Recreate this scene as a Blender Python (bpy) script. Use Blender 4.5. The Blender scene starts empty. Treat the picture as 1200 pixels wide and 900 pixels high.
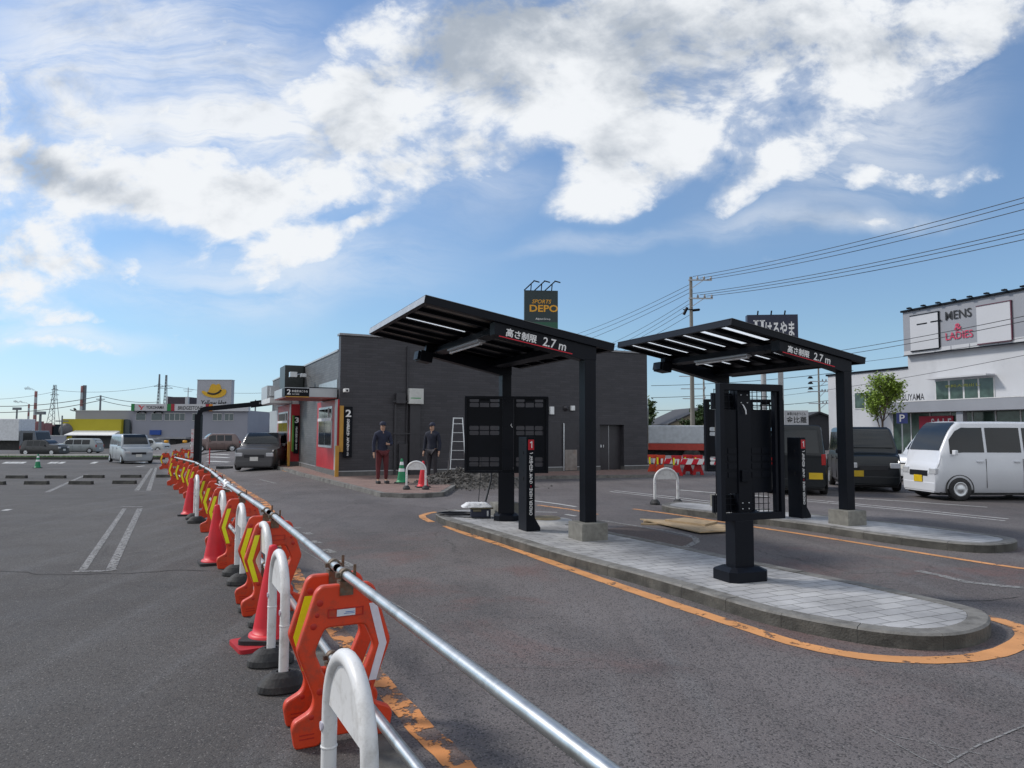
import bpy, bmesh, math, random
from mathutils import Vector, Matrix, Euler
R = math.radians
random.seed(7)
sc = bpy.context.scene
col = sc.collection

# ------------------------------------------------------------------ camera
FPX = 840.0
CAM_H = 1.6
cam_d = bpy.data.cameras.new("camera"); cam = bpy.data.objects.new("camera", cam_d); col.objects.link(cam)
cam_d.sensor_width = 36.0; cam_d.lens = 36.0 * FPX / 1200.0
cam_d.clip_start = 0.05; cam_d.clip_end = 6000
CM = Euler((R(90) + math.atan(56 / 840.0), 0, 0)).to_matrix() @ Matrix.Rotation(R(0.25), 3, 'Z')
cam.matrix_world = Matrix.Translation((0, 0, CAM_H)) @ CM.to_4x4()
sc.camera = cam

# ------------------------------------------------------------------ sun, exposure
SUN_AZ = Vector((-0.95, 0.31)).normalized()      # towards the sun, on the ground
SUN_EL = 42
sun_d = bpy.data.lights.new("sun", 'SUN'); sun = bpy.data.objects.new("sun", sun_d); col.objects.link(sun)
sun_d.energy = 2.6; sun_d.angle = R(8); sun_d.color = (1.0, 0.95, 0.88)
sv = Vector((SUN_AZ.x * math.cos(R(SUN_EL)), SUN_AZ.y * math.cos(R(SUN_EL)), math.sin(R(SUN_EL))))
sun.rotation_euler = sv.to_track_quat('Z', 'Y').to_euler(); sun.location = (0, 0, 60)
sc.view_settings.view_transform = 'Standard'; sc.view_settings.look = 'None'
sc.view_settings.gamma = 1; sc.view_settings.exposure = 0.12
try: sc.view_settings.use_curve_mapping = False
except Exception: pass
SKY_STRENGTH = 0.12

def ray(px, py):
    return (CM @ Vector(((px - 600) / FPX, -(py - 450) / FPX, -1))).normalized()

# ------------------------------------------------------------------ world: Nishita sky and cloud banks
w = bpy.data.worlds.new("World"); sc.world = w; w.use_nodes = True
nt = w.node_tree; nt.nodes.clear()
def N(t, **k):
    n = nt.nodes.new(t)
    for a, b in k.items(): setattr(n, a, b)
    return n
L = lambda a, b: nt.links.new(a, b)
def mth(op, a, b=None, c=None, clamp=False):
    n = N('ShaderNodeMath', operation=op, use_clamp=clamp)
    for i, v in enumerate((a, b, c)):
        if v is None: continue
        if isinstance(v, (int, float)): n.inputs[i].default_value = v
        else: L(v, n.inputs[i])
    return n.outputs[0]
def sstep(x, lo, hi, a=0.0, b=1.0):
    n = N('ShaderNodeMapRange', interpolation_type='SMOOTHSTEP')
    L(x, n.inputs[0]); n.inputs[1].default_value = lo; n.inputs[2].default_value = hi
    n.inputs[3].default_value = a; n.inputs[4].default_value = b
    return n.outputs[0]
sky = N('ShaderNodeTexSky'); sky.sky_type = 'NISHITA'; sky.sun_disc = False
sky.sun_elevation = R(SUN_EL); sky.sun_rotation = math.atan2(SUN_AZ.x, SUN_AZ.y)
sky.air_density = 1.0; sky.dust_density = 0.15; sky.ozone_density = 3.0; sky.altitude = 0
tc = N('ShaderNodeTexCoord'); sep = N('ShaderNodeSeparateXYZ'); L(tc.outputs['Generated'], sep.inputs[0])
yy = mth('MAXIMUM', mth('ABSOLUTE', sep.outputs[1]), 0.22)
cmb = N('ShaderNodeCombineXYZ')
L(mth('DIVIDE', sep.outputs[0], yy), cmb.inputs[0]); L(mth('DIVIDE', sep.outputs[2], yy), cmb.inputs[1])
flat = cmb.outputs[0]
# gentle warp so that no bank edge is a clean curve
wn = N('ShaderNodeTexNoise'); wn.inputs['Scale'].default_value = 3.2; wn.inputs['Detail'].default_value = 5
L(flat, wn.inputs['Vector'])
wv = N('ShaderNodeVectorMath', operation='SUBTRACT'); L(wn.outputs['Color'], wv.inputs[0]); wv.inputs[1].default_value = (.5, .5, .5)
ws = N('ShaderNodeVectorMath', operation='SCALE'); L(wv.outputs[0], ws.inputs[0]); ws.inputs['Scale'].default_value = 0.16
wa = N('ShaderNodeVectorMath', operation='ADD'); L(flat, wa.inputs[0]); L(ws.outputs[0], wa.inputs[1])
warped = wa.outputs[0]
def bank(cx, cy, rx, ry, ang, wt, inner=0.0, src=None):
    d = ray(cx, cy)
    m = N('ShaderNodeMapping', vector_type='TEXTURE')
    m.inputs['Location'].default_value = (d.x / d.y, d.z / d.y, 0)
    m.inputs['Rotation'].default_value = (0, 0, R(ang))
    m.inputs['Scale'].default_value = (rx / FPX, ry / FPX, 1e3)
    L(src or warped, m.inputs[0])
    ln = N('ShaderNodeVectorMath', operation='LENGTH'); L(m.outputs[0], ln.inputs[0])
    return mth('MULTIPLY', sstep(ln.outputs['Value'], inner, 1.0, 1.0, 0.0), wt * .86)
def total(lst, src=None):
    acc = None
    for b in lst:
        o = bank(*b, src=src)
        acc = o if acc is None else mth('ADD', acc, o)
    return acc
BANKS = [
 (520, 90, 230, 150, -8, 1.0, .25), (700, 60, 260, 140, 0, 1.1, .3), (900, 55, 280, 125, 12, 1.0, .3), (1140, 15, 200, 90, 14, 1.0, .3),
 (400, 130, 100, 90, 0, .9, .3), (430, 205, 110, 70, -20, .9, .2), (560, 190, 110, 60, 15, .75), (470, 255, 40, 40, 0, .4),
 (745, 195, 140, 80, 32, 1.15, .35), (690, 240, 110, 32, 22, .85), (780, 130, 110, 60, 20, .8),
 (30, 215, 200, 80, -6, 1.15, .3), (190, 225, 170, 62, -8, 1.1, .3), (335, 235, 115, 55, 8, 1.1, .3), (345, 303, 120, 36, 12, 1.05, .3), (270, 255, 90, 50, 0, .9),
 (30, 305, 130, 55, -6, 1.15, .3), (30, 360, 130, 30, -8, .9, .1), (240, 303, 45, 26, 5, .85), (435, 272, 40, 20, 10, .7),
 (192, 142, 70, 36, 15, .9), (290, 130, 60, 30, 30, .5), (150, 30, 110, 60, -20, .6), (260, 70, 160, 85, -30, .72), (15, 110, 80, 90, -20, .7), (50, 20, 120, 30, 0, .5), (120, 160, 90, 40, -30, .6),
 (60, 404, 150, 16, -5, .95), (60, 385, 110, 14, 6, .6), (895, 215, 110, 50, 25, .72), (960, 160, 150, 60, 25, .85), (1060, 95, 130, 60, 20, .8), (1110, 203, 130, 30, 6, .7),
 (1000, 212, 70, 30, 20, .6), (1020, 262, 130, 14, 8, .75), (850, 180, 90, 80, 10, .6), (150, 315, 80, 40, 0, .6), (860, 240, 60, 25, 20, .5), (700, 288, 70, 10, 5, .3),
]
cover = total(BANKS)
fb = N('ShaderNodeTexNoise'); fb.inputs['Scale'].default_value = 5.5; fb.inputs['Detail'].default_value = 11
fb.inputs['Roughness'].default_value = 0.60; fb.inputs['Distortion'].default_value = 0.25
st = N('ShaderNodeMapping'); st.inputs['Scale'].default_value = (1.0, 1.45, 1); st.inputs['Rotation'].default_value = (0, 0, R(-14)); L(flat, st.inputs[0]); L(st.outputs[0], fb.inputs['Vector'])
sh_ = N('ShaderNodeVectorMath', operation='ADD'); L(st.outputs[0], sh_.inputs[0]); sh_.inputs[1].default_value = (-0.035, 0.075, 0)
fb2 = N('ShaderNodeTexNoise'); fb2.inputs['Scale'].default_value = 5.5; fb2.inputs['Detail'].default_value = 5; fb2.inputs['Roughness'].default_value = 0.60; fb2.inputs['Distortion'].default_value = 0.25; L(sh_.outputs[0], fb2.inputs['Vector'])
relief = mth('SUBTRACT', fb2.outputs['Fac'], fb.outputs['Fac'])
behind = sstep(sep.outputs[1], -0.05, 0.12, 0.42, 0.0)      # ordinary broken cloud in the half of the sky behind
cv = mth('ADD', mth('MULTIPLY', mth('MINIMUM', cover, 1.25), 0.40), behind)
dens = mth('ADD', mth('MULTIPLY', fb.outputs['Fac'], 1.75), cv)
fine = N('ShaderNodeTexNoise'); fine.inputs['Scale'].default_value = 24; fine.inputs['Detail'].default_value = 7; fine.inputs['Roughness'].default_value = .62; fine.inputs['Distortion'].default_value = .4; L(st.outputs[0], fine.inputs['Vector'])
dens = mth('ADD', dens, mth('MULTIPLY', mth('SUBTRACT', fine.outputs['Fac'], .5), .52))
dens = mth('SUBTRACT', dens, mth('ADD', 0.965, sstep(cv, 0.0, 0.14, 0.22, 0.0)))
alpha = sstep(dens, -0.05, 0.36)
thin = sstep(dens, -0.22, 0.28, 0, 0.5)
alpha = mth('MAXIMUM', alpha, mth('MULTIPLY', thin, sstep(cv, 0.02, 0.25)))
# thin high veil, combed by the wind
VEIL = [(200, 80, 330, 190, -28, 1.0, .3), (380, 330, 260, 60, 10, .45), (330, 190, 230, 90, -10, .7), (60, 140, 160, 90, -30, .8), (1010, 170, 260, 120, 22, .8), (240, 320, 300, 60, 5, .55), (60, 395, 190, 26, -4, .8), (560, 230, 160, 60, 5, .5), (1020, 262, 170, 20, 6, .6), (870, 270, 120, 24, 5, .4), (1080, 60, 200, 90, 20, .6), (700, 290, 160, 16, 3, .4)]
vm = total(VEIL)
v1 = N('ShaderNodeMapping'); v1.inputs['Rotation'].default_value = (0, 0, R(34)); v1.inputs['Scale'].default_value = (2.0, 6.5, 1); L(warped, v1.inputs[0])
v2 = N('ShaderNodeTexNoise'); v2.inputs['Scale'].default_value = 1.9; v2.inputs['Detail'].default_value = 11; v2.inputs['Roughness'].default_value = .66; v2.inputs['Distortion'].default_value = .6; L(v1.outputs[0], v2.inputs['Vector'])
veil = mth('MULTIPLY', mth('MULTIPLY', sstep(v2.outputs['Fac'], .24, .66), vm, clamp=True), .95)
alpha = mth('MAXIMUM', alpha, veil)
# shade inside the clouds
GREY = [(400, 120, 80, 70, 0, .3), (800, 90, 160, 70, 10, .35), (1000, 80, 150, 60, 15, .3), (210, 235, 110, 30, 0, .3), (640, 170, 120, 30, 10, .3), (545, 45, 150, 110, 0, 1.15), (690, 20, 160, 80, 0, .9), (900, 20, 260, 80, 0, .35), (110, 222, 150, 32, -6, .8), (30, 205, 90, 40, 0, .5), (730, 165, 80, 45, 30, .4), (610, 110, 60, 50, 0, .4), (40, 300, 60, 30, 0, .3)]
gr = total(GREY)
sn = N('ShaderNodeTexNoise'); sn.inputs['Scale'].default_value = 4.2; sn.inputs['Detail'].default_value = 8; sn.inputs['Roughness'].default_value = .55
so = N('ShaderNodeMapping'); so.inputs['Location'].default_value = (0.03, 0.05, 3.0); so.inputs['Scale'].default_value = (1, 1.4, 1); L(flat, so.inputs[0]); L(so.outputs[0], sn.inputs['Vector'])
shade = mth('ADD', mth('MULTIPLY', gr, 0.95), mth('MULTIPLY', mth('SUBTRACT', sn.outputs['Fac'], 0.47), 1.5))
shade = mth('ADD', shade, mth('MULTIPLY', sstep(dens, 0.30, 0.75), 0.10))
shade = mth('ADD', shade, mth('MULTIPLY', mth('SUBTRACT', fine.outputs['Fac'], .5), .40))
shade = mth('ADD', shade, mth('MULTIPLY', relief, 1.9))
shade = sstep(shade, -0.05, 1.0)
cr = N('ShaderNodeMix', data_type='RGBA')
k = 1.0 / SKY_STRENGTH
cr.inputs[6].default_value = (0.82 * k, 0.845 * k, 0.875 * k, 1); cr.inputs[7].default_value = (0.38 * k, 0.43 * k, 0.50 * k, 1)
L(shade, cr.inputs[0])
# sky tint
tint = N('ShaderNodeMix', data_type='RGBA', blend_type='MULTIPLY'); tint.inputs[0].default_value = 1
L(sky.outputs[0], tint.inputs[6]); hz = N('ShaderNodeValToRGB'); L(sep.outputs[2], hz.inputs[0]); e_ = hz.color_ramp.elements; e_[0].position = 0; e_[0].color = (.58, .69, .95, 1); e_[1].position = .42; e_[1].color = (1.14, 1.14, 1.14, 1); e2_ = e_.new(.13); e2_.color = (.80, .88, .93, 1); L(hz.outputs[0], tint.inputs[7])
mx = N('ShaderNodeMix', data_type='RGBA'); L(alpha, mx.inputs[0]); L(tint.outputs[2], mx.inputs[6]); L(cr.outputs[2], mx.inputs[7])
bg = N('ShaderNodeBackground'); bg.inputs['Strength'].default_value = SKY_STRENGTH; L(mx.outputs[2], bg.inputs['Color'])
ow = N('ShaderNodeOutputWorld'); L(bg.outputs[0], ow.inputs['Surface'])
TINT = tint

# ------------------------------------------------------------------ ground shape and pixel -> place helpers
def smooth(x, a, b):
    t = min(1, max(0, (x - a) / (b - a))); return t * t * (3 - 2 * t)
def gz(x, y):                       # the lot falls away gently to the far left
    q = -(x + 0.5 * y)
    s = smooth(q, -6.0, -1.0)
    if y < 16: return 0.0
    f = -0.016 * (min(y, 50) - 16) - 0.010 * max(0, min(y, 110) - 50)
    return f * s
def P(px, py, z=0.0):
    d = ray(px, py); t = (z - CAM_H) / d.z
    return Vector((0, 0, CAM_H)) + d * t
def G(px, py, lift=0.0):
    z = lift
    for _ in range(12):
        p = P(px, py, z); z = gz(p.x, p.y) + lift
    return p
def D(px, py, dist):                # point at a given forward distance
    d = ray(px, py); return Vector((0, 0, CAM_H)) + d * (dist / d.y)
def wall(px, py, o, ang, off=0.0):  # hit of the wall plane through o, heading ang: (along, height)
    e = Vector((math.cos(ang), math.sin(ang))); n = Vector((-e.y, e.x)); d = ray(px, py)
    oo = Vector((o[0], o[1])) + n * off
    t = (oo.dot(n)) / (d.x * n.x + d.y * n.y)
    p = Vector((d.x * t, d.y * t)); return ((p - oo).dot(e), CAM_H + d.z * t)

# ------------------------------------------------------------------ materials
def lin(c):
    return tuple((v / 255 / 12.92) if v / 255 <= .04045 else ((v / 255 + .055) / 1.055) ** 2.4 for v in c) + (1,)
MATS = {}
def mat(name, c, rough=0.6, metal=0.0, var=0.12, scale=6.0, bump=0.0, bscale=40, dirt=None, dscale=2.0, damt=0.5, coat=0, spec=None, trans=0):
    if name in MATS: return MATS[name]
    m = bpy.data.materials.new(name); m.use_nodes = True; t = m.node_tree
    b = t.nodes['Principled BSDF']; b.inputs['Roughness'].default_value = rough; b.inputs['Metallic'].default_value = metal
    if spec is not None: b.inputs['Specular IOR Level'].default_value = spec
    if coat: b.inputs['Coat Weight'].default_value = coat; b.inputs['Coat Roughness'].default_value = .06
    tcn = t.nodes.new('ShaderNodeTexCoord')
    n = t.nodes.new('ShaderNodeTexNoise'); n.inputs['Scale'].default_value = scale; n.inputs['Detail'].default_value = 6
    t.links.new(tcn.outputs['Object'], n.inputs['Vector'])
    r = t.nodes.new('ShaderNodeValToRGB'); r.color_ramp.elements[0].position = .3; r.color_ramp.elements[1].position = .72
    r.color_ramp.elements[0].color = tuple(v * (1 - var) for v in c[:3]) + (1,)
    r.color_ramp.elements[1].color = tuple(min(1, v * (1 + var)) for v in c[:3]) + (1,)
    t.links.new(n.outputs['Fac'], r.inputs[0]); out = r.outputs[0]
    if dirt:
        n2 = t.nodes.new('ShaderNodeTexNoise'); n2.inputs['Scale'].default_value = dscale; n2.inputs['Detail'].default_value = 9; n2.inputs['Roughness'].default_value = .7
        t.links.new(tcn.outputs['Object'], n2.inputs['Vector'])
        r2 = t.nodes.new('ShaderNodeValToRGB'); r2.color_ramp.elements[0].position = .5; r2.color_ramp.elements[1].position = .68
        r2.color_ramp.elements[0].color = (0, 0, 0, 1); r2.color_ramp.elements[1].color = (damt,) * 3 + (1,)
        t.links.new(n2.outputs['Fac'], r2.inputs[0])
        mxn = t.nodes.new('ShaderNodeMix'); mxn.data_type = 'RGBA'; t.links.new(r2.outputs[0], mxn.inputs[0]); t.links.new(out, mxn.inputs[6])
        mxn.inputs[7].default_value = dirt[:3] + (1,); out = mxn.outputs[2]
    t.links.new(out, b.inputs['Base Color'])
    if bump:
        n3 = t.nodes.new('ShaderNodeTexNoise'); n3.inputs['Scale'].default_value = bscale; n3.inputs['Detail'].default_value = 4
        t.links.new(tcn.outputs['Object'], n3.inputs['Vector'])
        bm_ = t.nodes.new('ShaderNodeBump'); bm_.inputs['Strength'].default_value = bump; bm_.inputs['Distance'].default_value = .01
        t.links.new(n3.outputs['Fac'], bm_.inputs['Height']); t.links.new(bm_.outputs[0], b.inputs['Normal'])
    MATS[name] = m; return m
BLK = mat('black_steel', (.012, .013, .017), .45, 0, .2, 3, .05, 60)
BLK2 = mat('black_panel', (.0045, .006, .010), .42, 0, .2, 3, spec=.15)
ORG = mat('orange_plastic', (.62, .05, .012), .42, 0, .10, 5, .05, 80, dirt=(.16, .06, .04), dscale=9, damt=.6)
CONE = mat('red_cone_rubber', (.62, .012, .025), .5, 0, .12, 5, dirt=(.2, .04, .04), dscale=6, damt=.4)
GRN = mat('green_cone_plastic', (.01, .22, .09), .5)
WHT = mat('white_plastic', (.70, .70, .70), .38, 0, .06, 4, dirt=(.30, .28, .25), dscale=9, damt=.55)
WHT2 = mat('white_vinyl', (.75, .76, .78), .5, 0, .05, 4)
YEL = mat('yellow_reflector', (.80, .78, .01), .35, 0, .06, 30)
WREF = mat('white_reflector', (.66, .63, .70), .4, 0, .05, 40)
RUB = mat('black_rubber', (.022, .022, .024), .75, 0, .3, 8, .3, 60, dirt=(.10, .10, .095), dscale=6, damt=.5)
GALV = mat('galvanised_pipe', (.60, .60, .58), .36, 1.0, .14, 9, .03, 90, dirt=(.30, .31, .29), dscale=7, damt=.6)
CLAMP = mat('rusty_clamp', (.16, .13, .10), .6, .7, .4, 30, .3, 60, dirt=(.24, .10, .05), dscale=20, damt=.8)
CONC = mat('concrete_block', (.20, .195, .175), .9, 0, .25, 7, .5, 60, dirt=(.10, .095, .085), dscale=5, damt=.7)
ALU = mat('aluminium', (.62, .64, .66), .35, .9, .08, 10)
GLASS = mat('dark_glass', (.012, .016, .020), .06, 0, .2, 2)
REDP = mat('red_wall_panel', (.42, .012, .022), .4, 0, .1, 2)
LGREY = mat('light_grey_metal', (.42, .44, .46), .4, .2, .05, 2)
TXTW = mat('white_lettering', (.80, .80, .80), .5, 0, .02)
TXTR = mat('red_lettering', (.62, .01, .03), .5, 0, .02)
TXTK = mat('black_lettering', (.012, .012, .014), .5, 0, .02)
TXTY = mat('amber_lettering', (.75, .36, .02), .5, 0, .03)

# ------------------------------------------------------------------ mesh helpers
def tag(o, label=None, cat=None, group=None, kind=None):
    if label: o['label'] = label
    if cat: o['category'] = cat
    if group: o['group'] = group
    if kind: o['kind'] = kind
    return o
def thing(name, label, cat, loc=(0, 0, 0), rz=0.0, group=None):
    o = bpy.data.objects.new(name, None); col.objects.link(o)
    o.empty_display_size = .2; o.location = loc; o.rotation_euler = (0, 0, rz)
    return tag(o, label, cat, group)
def link(name, me, m, parent=None):
    o = bpy.data.objects.new(name, me); col.objects.link(o)
    if m: me.materials.append(m)
    if parent: o.parent = parent
    return o
class MB:
    """collects shapes for ONE mesh"""
    def __init__(s): s.v = []; s.f = []; s.sm = []
    def add(s, vs, fs, smooth=False):
        o = len(s.v); s.v += [tuple(v) for v in vs]; s.f += [tuple(i + o for i in f) for f in fs]; s.sm += [smooth] * len(fs); return s
    def box(s, x0, x1, y0, y1, z0, z1, b=0.0):
        if x0 > x1: x0, x1 = x1, x0
        if y0 > y1: y0, y1 = y1, y0
        if z0 > z1: z0, z1 = z1, z0
        if b <= 0:
            vs = [(x, y, z) for z in (z0, z1) for y in (y0, y1) for x in (x0, x1)]
            return s.add(vs, [(0, 2, 3, 1), (4, 5, 7, 6), (0, 1, 5, 4), (2, 6, 7, 3), (0, 4, 6, 2), (1, 3, 7, 5)])
        bm = bmesh.new(); bmesh.ops.create_cube(bm, size=1)
        for v in bm.verts: v.co = Vector(((x0 + x1) / 2 + v.co.x * (x1 - x0), (y0 + y1) / 2 + v.co.y * (y1 - y0), (z0 + z1) / 2 + v.co.z * (z1 - z0)))
        bmesh.ops.bevel(bm, geom=list(bm.edges), offset=b, segments=2, affect='EDGES', profile=.5)
        bm.verts.index_update(); s.add([v.co for v in bm.verts], [[v.index for v in f.verts] for f in bm.faces]); bm.free(); return s
    def bar(s, a, b, w, h=None, up=Vector((0, 0, 1))):
        a, b = Vector(a), Vector(b); h = h or w; d = (b - a).normalized()
        if abs(d.dot(up)) > .98: up = Vector((0, 1, 0))
        x = d.cross(up).normalized() * w / 2; y = x.cross(d).normalized() * h / 2
        vs = [p + sx * x + sy * y for p in (a, b) for sx, sy in ((-1, -1), (1, -1), (1, 1), (-1, 1))]
        return s.add(vs, [(0, 1, 2, 3), (7, 6, 5, 4), (0, 4, 5, 1), (1, 5, 6, 2), (2, 6, 7, 3), (3, 7, 4, 0)])
    def tube(s, pts, r, n=12, cap=True, hollow=0):
        pts = [Vector(p) for p in pts]; rs = r if isinstance(r, (list, tuple)) else [r] * len(pts)
        rings = []; prev = None
        for i, p in enumerate(pts):
            d = (pts[min(i + 1, len(pts) - 1)] - pts[max(i - 1, 0)]).normalized()
            if prev is None: prev = d.orthogonal().normalized()
            prev = (prev - d * prev.dot(d)).normalized(); q = d.cross(prev)
            rings.append([p + (prev * math.cos(2 * math.pi * k / n) + q * math.sin(2 * math.pi * k / n)) * rs[i] for k in range(n)])
        vs = [v for rg in rings for v in rg]; fs = []
        for i in range(len(pts) - 1):
            for k in range(n): fs.append((i * n + k, i * n + (k + 1) % n, (i + 1) * n + (k + 1) % n, (i + 1) * n + k))
        s.add(vs, fs, True)
        if cap: s.add(rings[0], [tuple(range(n))[::-1]]); s.add(rings[-1], [tuple(range(n))])
        return s
    def lathe(s, prof, n=28, c=(0, 0, 0), axis='Z', smooth=True):
        vs = []
        for r, z in prof:
            for k in range(n):
                a = 2 * math.pi * k / n; x, y = r * math.cos(a), r * math.sin(a)
                p = (x, y, z) if axis == 'Z' else ((z, x, y) if axis == 'X' else (x, z, -y))
                vs.append((p[0] + c[0], p[1] + c[1], p[2] + c[2]))
        fs = [(i * n + k, i * n + (k + 1) % n, (i + 1) * n + (k + 1) % n, (i + 1) * n + k) for i in range(len(prof) - 1) for k in range(n)]
        return s.add(vs, fs, smooth)
    def prism(s, poly, z0, z1, smooth=False):
        n = len(poly)
        s.add([(x, y, z0) for x, y in poly] + [(x, y, z1) for x, y in poly], [(k, (k + 1) % n, (k + 1) % n + n, k + n) for k in range(n)], smooth)
        s.add([(x, y, z0) for x, y in poly], [tuple(range(n))[::-1]]); s.add([(x, y, z1) for x, y in poly], [tuple(range(n))]); return s
    def build(s, name, m, parent=None, bevel=0):
        me = bpy.data.meshes.new(name); me.from_pydata(s.v, [], s.f)
        me.polygons.foreach_set('use_smooth', s.sm); me.update()
        bm = bmesh.new(); bm.from_mesh(me)
        if bevel:
            bmesh.ops.remove_doubles(bm, verts=bm.verts, dist=1e-5)
            bmesh.ops.bevel(bm, geom=[e for e in bm.edges if e.is_manifold and e.calc_face_angle(0) > .5], offset=bevel, segments=2, affect='EDGES', profile=.5)
        bmesh.ops.recalc_face_normals(bm, faces=bm.faces); bm.to_mesh(me); bm.free()
        return link(name, me, m, parent)
def fillet(poly, r, n=5):
    out = []; k = len(poly)
    for i in range(k):
        a, b, c = Vector(poly[i - 1]), Vector(poly[i]), Vector(poly[(i + 1) % k])
        u, v = (a - b), (c - b); rr = r[i] if isinstance(r, (list, tuple)) else r
        t = min(rr, u.length * .45, v.length * .45); p, q = b + u.normalized() * t, b + v.normalized() * t
        if t < 1e-4: out.append(tuple(b)); continue
        for j in range(n + 1):
            s_ = j / n; out.append(tuple((1 - s_) ** 2 * p + 2 * s_ * (1 - s_) * b + s_ ** 2 * q))
    return out
def outline(name, loops, depth, m, parent=None, bevel=0.0, xf=None):
    """flat outline with holes, given real thickness; drawn in XZ, thickness along Y, centred"""
    cu = bpy.data.curves.new(name, 'CURVE'); cu.dimensions = '2D'; cu.fill_mode = 'BOTH'; cu.extrude = max(0, depth / 2 - bevel); cu.bevel_depth = bevel; cu.bevel_resolution = 2; cu.offset = -bevel
    for lp in loops:
        sp = cu.splines.new('POLY'); sp.points.add(len(lp) - 1); sp.use_cyclic_u = True
        for i, q in enumerate(lp): sp.points[i].co = (q[0], q[1], 0, 1)
    ob = bpy.data.objects.new('tmp', cu); col.objects.link(ob)
    bpy.context.view_layer.update()
    me = bpy.data.meshes.new_from_object(ob.evaluated_get(bpy.context.evaluated_depsgraph_get()))
    bpy.data.objects.remove(ob); bpy.data.curves.remove(cu)
    me.transform((xf or Matrix.Identity(4)) @ Matrix.Rotation(R(90), 4, 'X')); me.materials.clear(); me.name = name
    return link(name, me, m, parent)
def text(name, s, size, m, parent, loc, rot=(R(90), 0, 0), width=None, bold=0.0, align='CENTER', depth=.004, shear=0, vertical=False, height=None, spacing=1.0):
    cu = bpy.data.curves.new(name, 'FONT'); cu.size = size; cu.align_x = align; cu.align_y = 'CENTER'; cu.extrude = depth / 2; cu.offset = bold * size; cu.shear = shear; cu.space_character = spacing
    if vertical: s = "\n".join(s); cu.space_line = .82
    cu.body = s; cu.resolution_u = 3
    ob = bpy.data.objects.new('tmp', cu); col.objects.link(ob); bpy.context.view_layer.update()
    me = bpy.data.meshes.new_from_object(ob.evaluated_get(bpy.context.evaluated_depsgraph_get()))
    bpy.data.objects.remove(ob); bpy.data.curves.remove(cu)
    if len(me.vertices):
        xs = [v.co.x for v in me.vertices]; ys = [v.co.y for v in me.vertices]
        cy = (max(ys) + min(ys)) / 2; cx = (max(xs) + min(xs)) / 2 if align == 'CENTER' else 0
        kx = width / (max(xs) - min(xs)) if width else 1; ky = height / (max(ys) - min(ys)) if height else (1 if not width or vertical else 1)
        for v in me.vertices: v.co.x = (v.co.x - cx) * kx; v.co.y = (v.co.y - cy) * ky
    me.materials.clear()
    o = link(name, me, m, parent); o.location = loc; o.rotation_euler = rot; return o
def join(o, mb, m2=None):
    """adds more shapes to an existing part"""
    me = o.data; mi = 0
    if m2: me.materials.append(m2); mi = 1
    bm = bmesh.new(); bm.from_mesh(me); inv = Matrix.Identity(4)
    vs = [bm.verts.new(v) for v in mb.v]
    for f, s_ in zip(mb.f, mb.sm):
        try: q = bm.faces.new([vs[i] for i in f]); q.smooth = s_; q.material_index = mi
        except ValueError: pass
    bm.to_mesh(me); bm.free()
def dup(root, loc=None, rz=None, label=None, group=None):
    def cp(o, par):
        c = o.copy(); col.objects.link(c); c.parent = par
        for ch in [x for x in bpy.data.objects if x.parent == o]: cp(ch, c)
        return c
    r = cp(root, None)
    if loc is not None: r.location = loc
    if rz is not None: r.rotation_euler = (0, 0, rz)
    if label: r['label'] = label
    if group: r['group'] = group
    return r

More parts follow.
